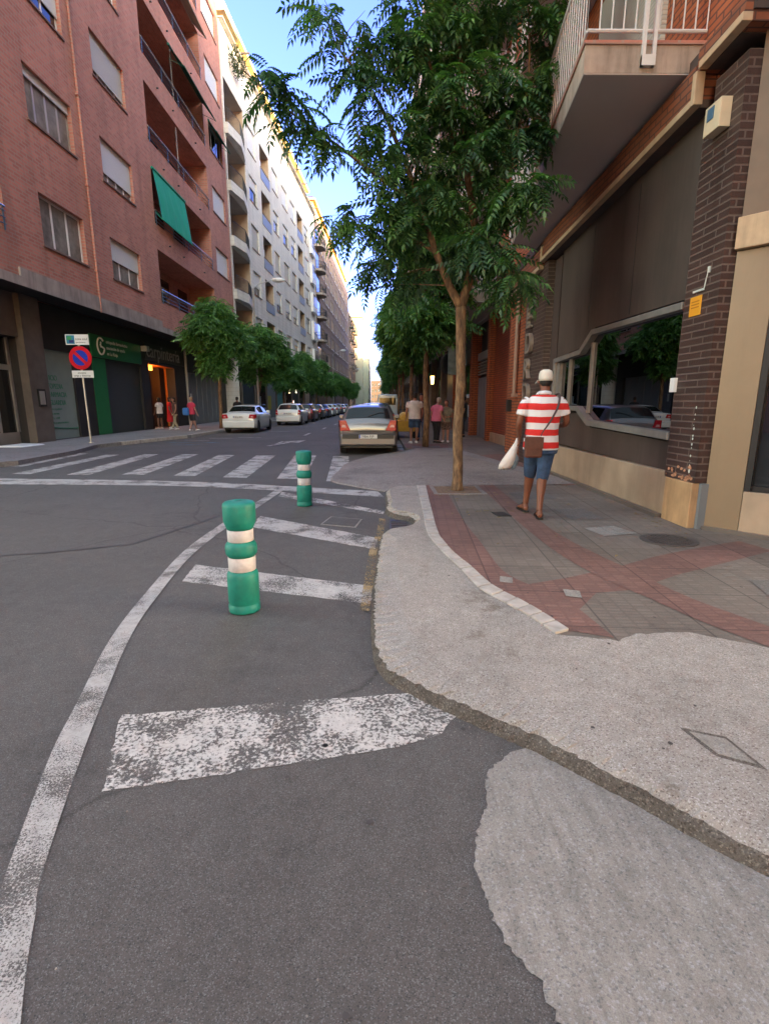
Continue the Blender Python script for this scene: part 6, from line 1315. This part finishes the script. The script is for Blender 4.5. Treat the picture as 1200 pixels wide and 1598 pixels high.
denim = cloth('blue_denim', (.035, .07, .15), .35); darkhair = M('black_hair', (.012, .010, .009), .7, var=.3, scale=40); greyhair = M('grey_hair', (.42, .38, .36), .8)
man = person('man in a red and white striped polo and white cap, walking away with a bag', (1.93, 5.93, .104), rad(-3), 1.72, (.17, .062, .034), darkhair, m_strp, denim, m_black, vox=.0085, build=1.05,
    pose=dict(rf=(.0, .02, .095), rk=(.045, .14, .50), lf=(-.075, .42, .10), lk=(-.06, .34, .51), hipy=.14, lean=.13, re=(.285, .13, 1.16), rw=(.25, .36, 1.10), le=(-.275, .12, 1.15), lw=(-.235, .26, .985), head=(.02, .03)), shirt=(.825, 1.2), legs=.47, cap=cloth('white_cap_cloth', (.66, .60, .52), .06), sleeve=.52, bare_feet=True)
m = MB(); S_ = 1.72/1.75; m.tube([(-.055*S_, .10*S_, 1.49*S_), (0, .08*S_, 1.495*S_), (.055*S_, .10*S_, 1.49*S_), (.068*S_, .15*S_, 1.475*S_), (0, .205*S_, 1.455*S_), (-.068*S_, .15*S_, 1.475*S_), (-.055*S_, .10*S_, 1.49*S_)], .026, 8); m.build('collar', cloth('white_collar', (.68, .66, .70), .05), man, smooth=True)
def at_man(p): 
    a = rad(-3); return (1.93+p[0]*math.cos(a)-p[1]*math.sin(a), 5.93+p[0]*math.sin(a)+p[1]*math.cos(a), .104+p[2])
# brown shoulder bag
t = thing('shoulder_bag', 'brown leather shoulder bag hanging at the left hip of the striped man', 'bag', at_man((-.13, -.04, .86))); bo_ = Vector(t.location)
leather = M('brown_leather', (.10, .032, .02), .5, var=.2, scale=14, bp=.2, bs=60)
m = MB(); m.box(-.10, .10, -.045, .035, -.125, .115); m.build('bag_body', leather, t, bevel=.02); m = MB(); m.box(-.102, .102, -.052, -.046, -.02, .112); m.build('flap', leather, t, bevel=.002)
m = MB(); st = [(-.13+.09, -.0, .98), (-.02, .0, 1.03), (.06, -.008, 1.16), (.125, -.012, 1.30), (.155, .03, 1.42), (.15, .12, 1.455), (.09, .26, 1.36), (-.02, .28, 1.18), (-.13, .22, 1.02), (-.2, .1, .98), (-.22, .0, .965)]
m.tube([tuple(Vector(at_man(p))-bo_) for p in catmull3(st, 4)], .012, 6); m.build('strap', M('dark_strap', (.06, .04, .045), .7), t)
# white carrier bag hanging from the left hand
hand = at_man((-.235, .34, .90)); t = thing('carrier_bag', 'white carrier bag hanging from the left hand of the striped man', 'bag', hand)
m = MB(); rr2 = random.Random(4); n_ = 18; rings = []
for k, (z, x, w_, th) in enumerate([(.03, 0, .015, .012), (-.03, -.01, .022, .02), (-.09, -.03, .04, .035), (-.16, -.06, .062, .05), (-.23, -.095, .08, .06), (-.29, -.12, .085, .06), (-.335, -.14, .07, .045), (-.35, -.15, .04, .02)]):
    rings.append([(x+w_*math.cos(2*math.pi*j/n_)*(1+.12*math.sin(3*j+k)), th*math.sin(2*math.pi*j/n_)*(1+.15*math.sin(5*j+k*2)), z+.01*math.sin(4*j+k)) for j in range(n_)])
m.loft(rings); m.build('bag_body', cloth('white_plastic_bag', (.64, .58, .55), .08), t, smooth=True)
m = MB(); m.loft([[(.0+x+w_*math.cos(2*math.pi*j/n_), .03+.04*math.sin(2*math.pi*j/n_)*(1+.2*math.sin(3*j)), z+.008*math.sin(5*j)) for j in range(n_)] for z, x, w_ in ((-.17, -.0, .02), (-.22, -.005, .045), (-.29, -.03, .055), (-.345, -.05, .04))]); m.build('lower_bulge', cloth('blue_grey_plastic', (.20, .26, .32), .3), t, smooth=True)
W1 = cloth('white_shirt_cloth', (.62, .56, .56)); PK = cloth('pink_shirt_cloth', (.62, .16, .28)); DK = cloth('dark_trouser_cloth', (.02, .02, .026)); GR_ = cloth('grey_green_top_cloth', (.22, .21, .18), .35); PT = M('patterned_cloth', (.16, .10, .09), .9, var=.8, scale=22)
RD = cloth('red_dress_cloth', (.42, .012, .02)); BR = cloth('brown_top_cloth', (.10, .05, .045)); BG = cloth('beige_trouser_cloth', (.36, .29, .20)); wsh = M('white_shoe', (.6, .58, .58), .6); NV = cloth('navy_cloth', (.02, .03, .06))
person('man in a white T-shirt and denim shorts seen from behind, left of the tree trunk', (1.28, 17.9, .1), .1, 1.73, (.34, .16, .11), darkhair, W1, denim, wsh, pose=dict(rf=(.10, .18, .08), lf=(-.13, -.05, .08)), legs=.55, build=1.12)
person('person in navy half hidden behind the tree trunk, beside the man in white', (1.62, 19.2, .1), 3.0, 1.70, (.36, .15, .11), darkhair, NV, denim, m_black, legs=.12)
person('old man in a pink shirt and dark trousers standing right of the tree trunk', (2.05, 18.1, .1), -.9, 1.56, (.42, .22, .17), greyhair, PK, DK, m_black, legs=.1, build=1.15, pose=dict(lean=.06, head=(0, .06), rw=(.25, .16, .93)))
person('woman in a grey green top and patterned shorts carrying something, beside the pink shirt', (2.45, 18.5, .1), 2.9, 1.47, (.40, .20, .15), M('brown_hair', (.10, .05, .03), .7), GR_, PT, wsh, legs=.52, haircut='long', build=1.1, pose=dict(re=(.27, .05, 1.12), rw=(.08, .24, 1.1), le=(-.27, .05, 1.12), lw=(-.08, .24, 1.06)))
person('person in dark clothes standing close to the grey garage gate', (3.55, 21.3, .1), 1.4, 1.66, (.3, .15, .1), darkhair, DK, NV, m_black, legs=.12)
person('woman in a white top and dark shorts at the left of the lit orange porch', (-11.75, 28.2, .12), 1.2, 1.66, (.20, .10, .07), darkhair, W1, DK, wsh, legs=.62, haircut='long', vox=.018)
person('woman in a red dress standing in front of the lit orange porch', (-11.6, 29.2, .12), -1.3, 1.68, (.16, .08, .055), darkhair, RD, RD, wsh, legs=.35, skirt=True, haircut='long', vox=.018)
person('woman in a brown top and beige trousers walking past the lit porch', (-10.7, 27.6, .12), 2.2, 1.64, (.30, .15, .11), darkhair, BR, BG, wsh, legs=.1, haircut='long', vox=.018, sleeve=.1, pose=dict(rf=(.1, .15, .08), lf=(-.1, -.08, .08), rw=(.3, .05, .92), re=(.33, -.02, 1.16)))
kid = person('person in a pink red T-shirt and black shorts walking along the left pavement', (-9.35, 26.3, .12), -.5, 1.66, (.42, .22, .17), M('light_hair', (.35, .22, .13), .7), cloth('pink_red_cloth', (.48, .035, .08)), DK, wsh, legs=.52, vox=.018, pose=dict(rf=(.1, .16, .08), lf=(-.1, -.1, .08)))
t = thing('backpack', 'bright blue backpack worn low by the person in the pink red T-shirt', 'backpack', (-9.55, 26.08, 1.08)); t.rotation_euler = (0, 0, -.5)
m = MB(); m.box(-.15, .15, -.11, .08, -.2, .17); m.build('bag_body', M('bright_blue_cloth', (.05, .17, .48), .8), t, bevel=.05); m = MB(); m.box(-.1, .1, -.15, -.112, -.16, .02); m.build('front_pocket', MATS['bright_blue_cloth'], t, bevel=.02)
person('person in dark clothes standing behind the white saloon on the left pavement', (-8.3, 31.0, .12), .8, 1.72, (.2, .1, .07), darkhair, DK, DK, m_black, legs=.1, vox=.018)
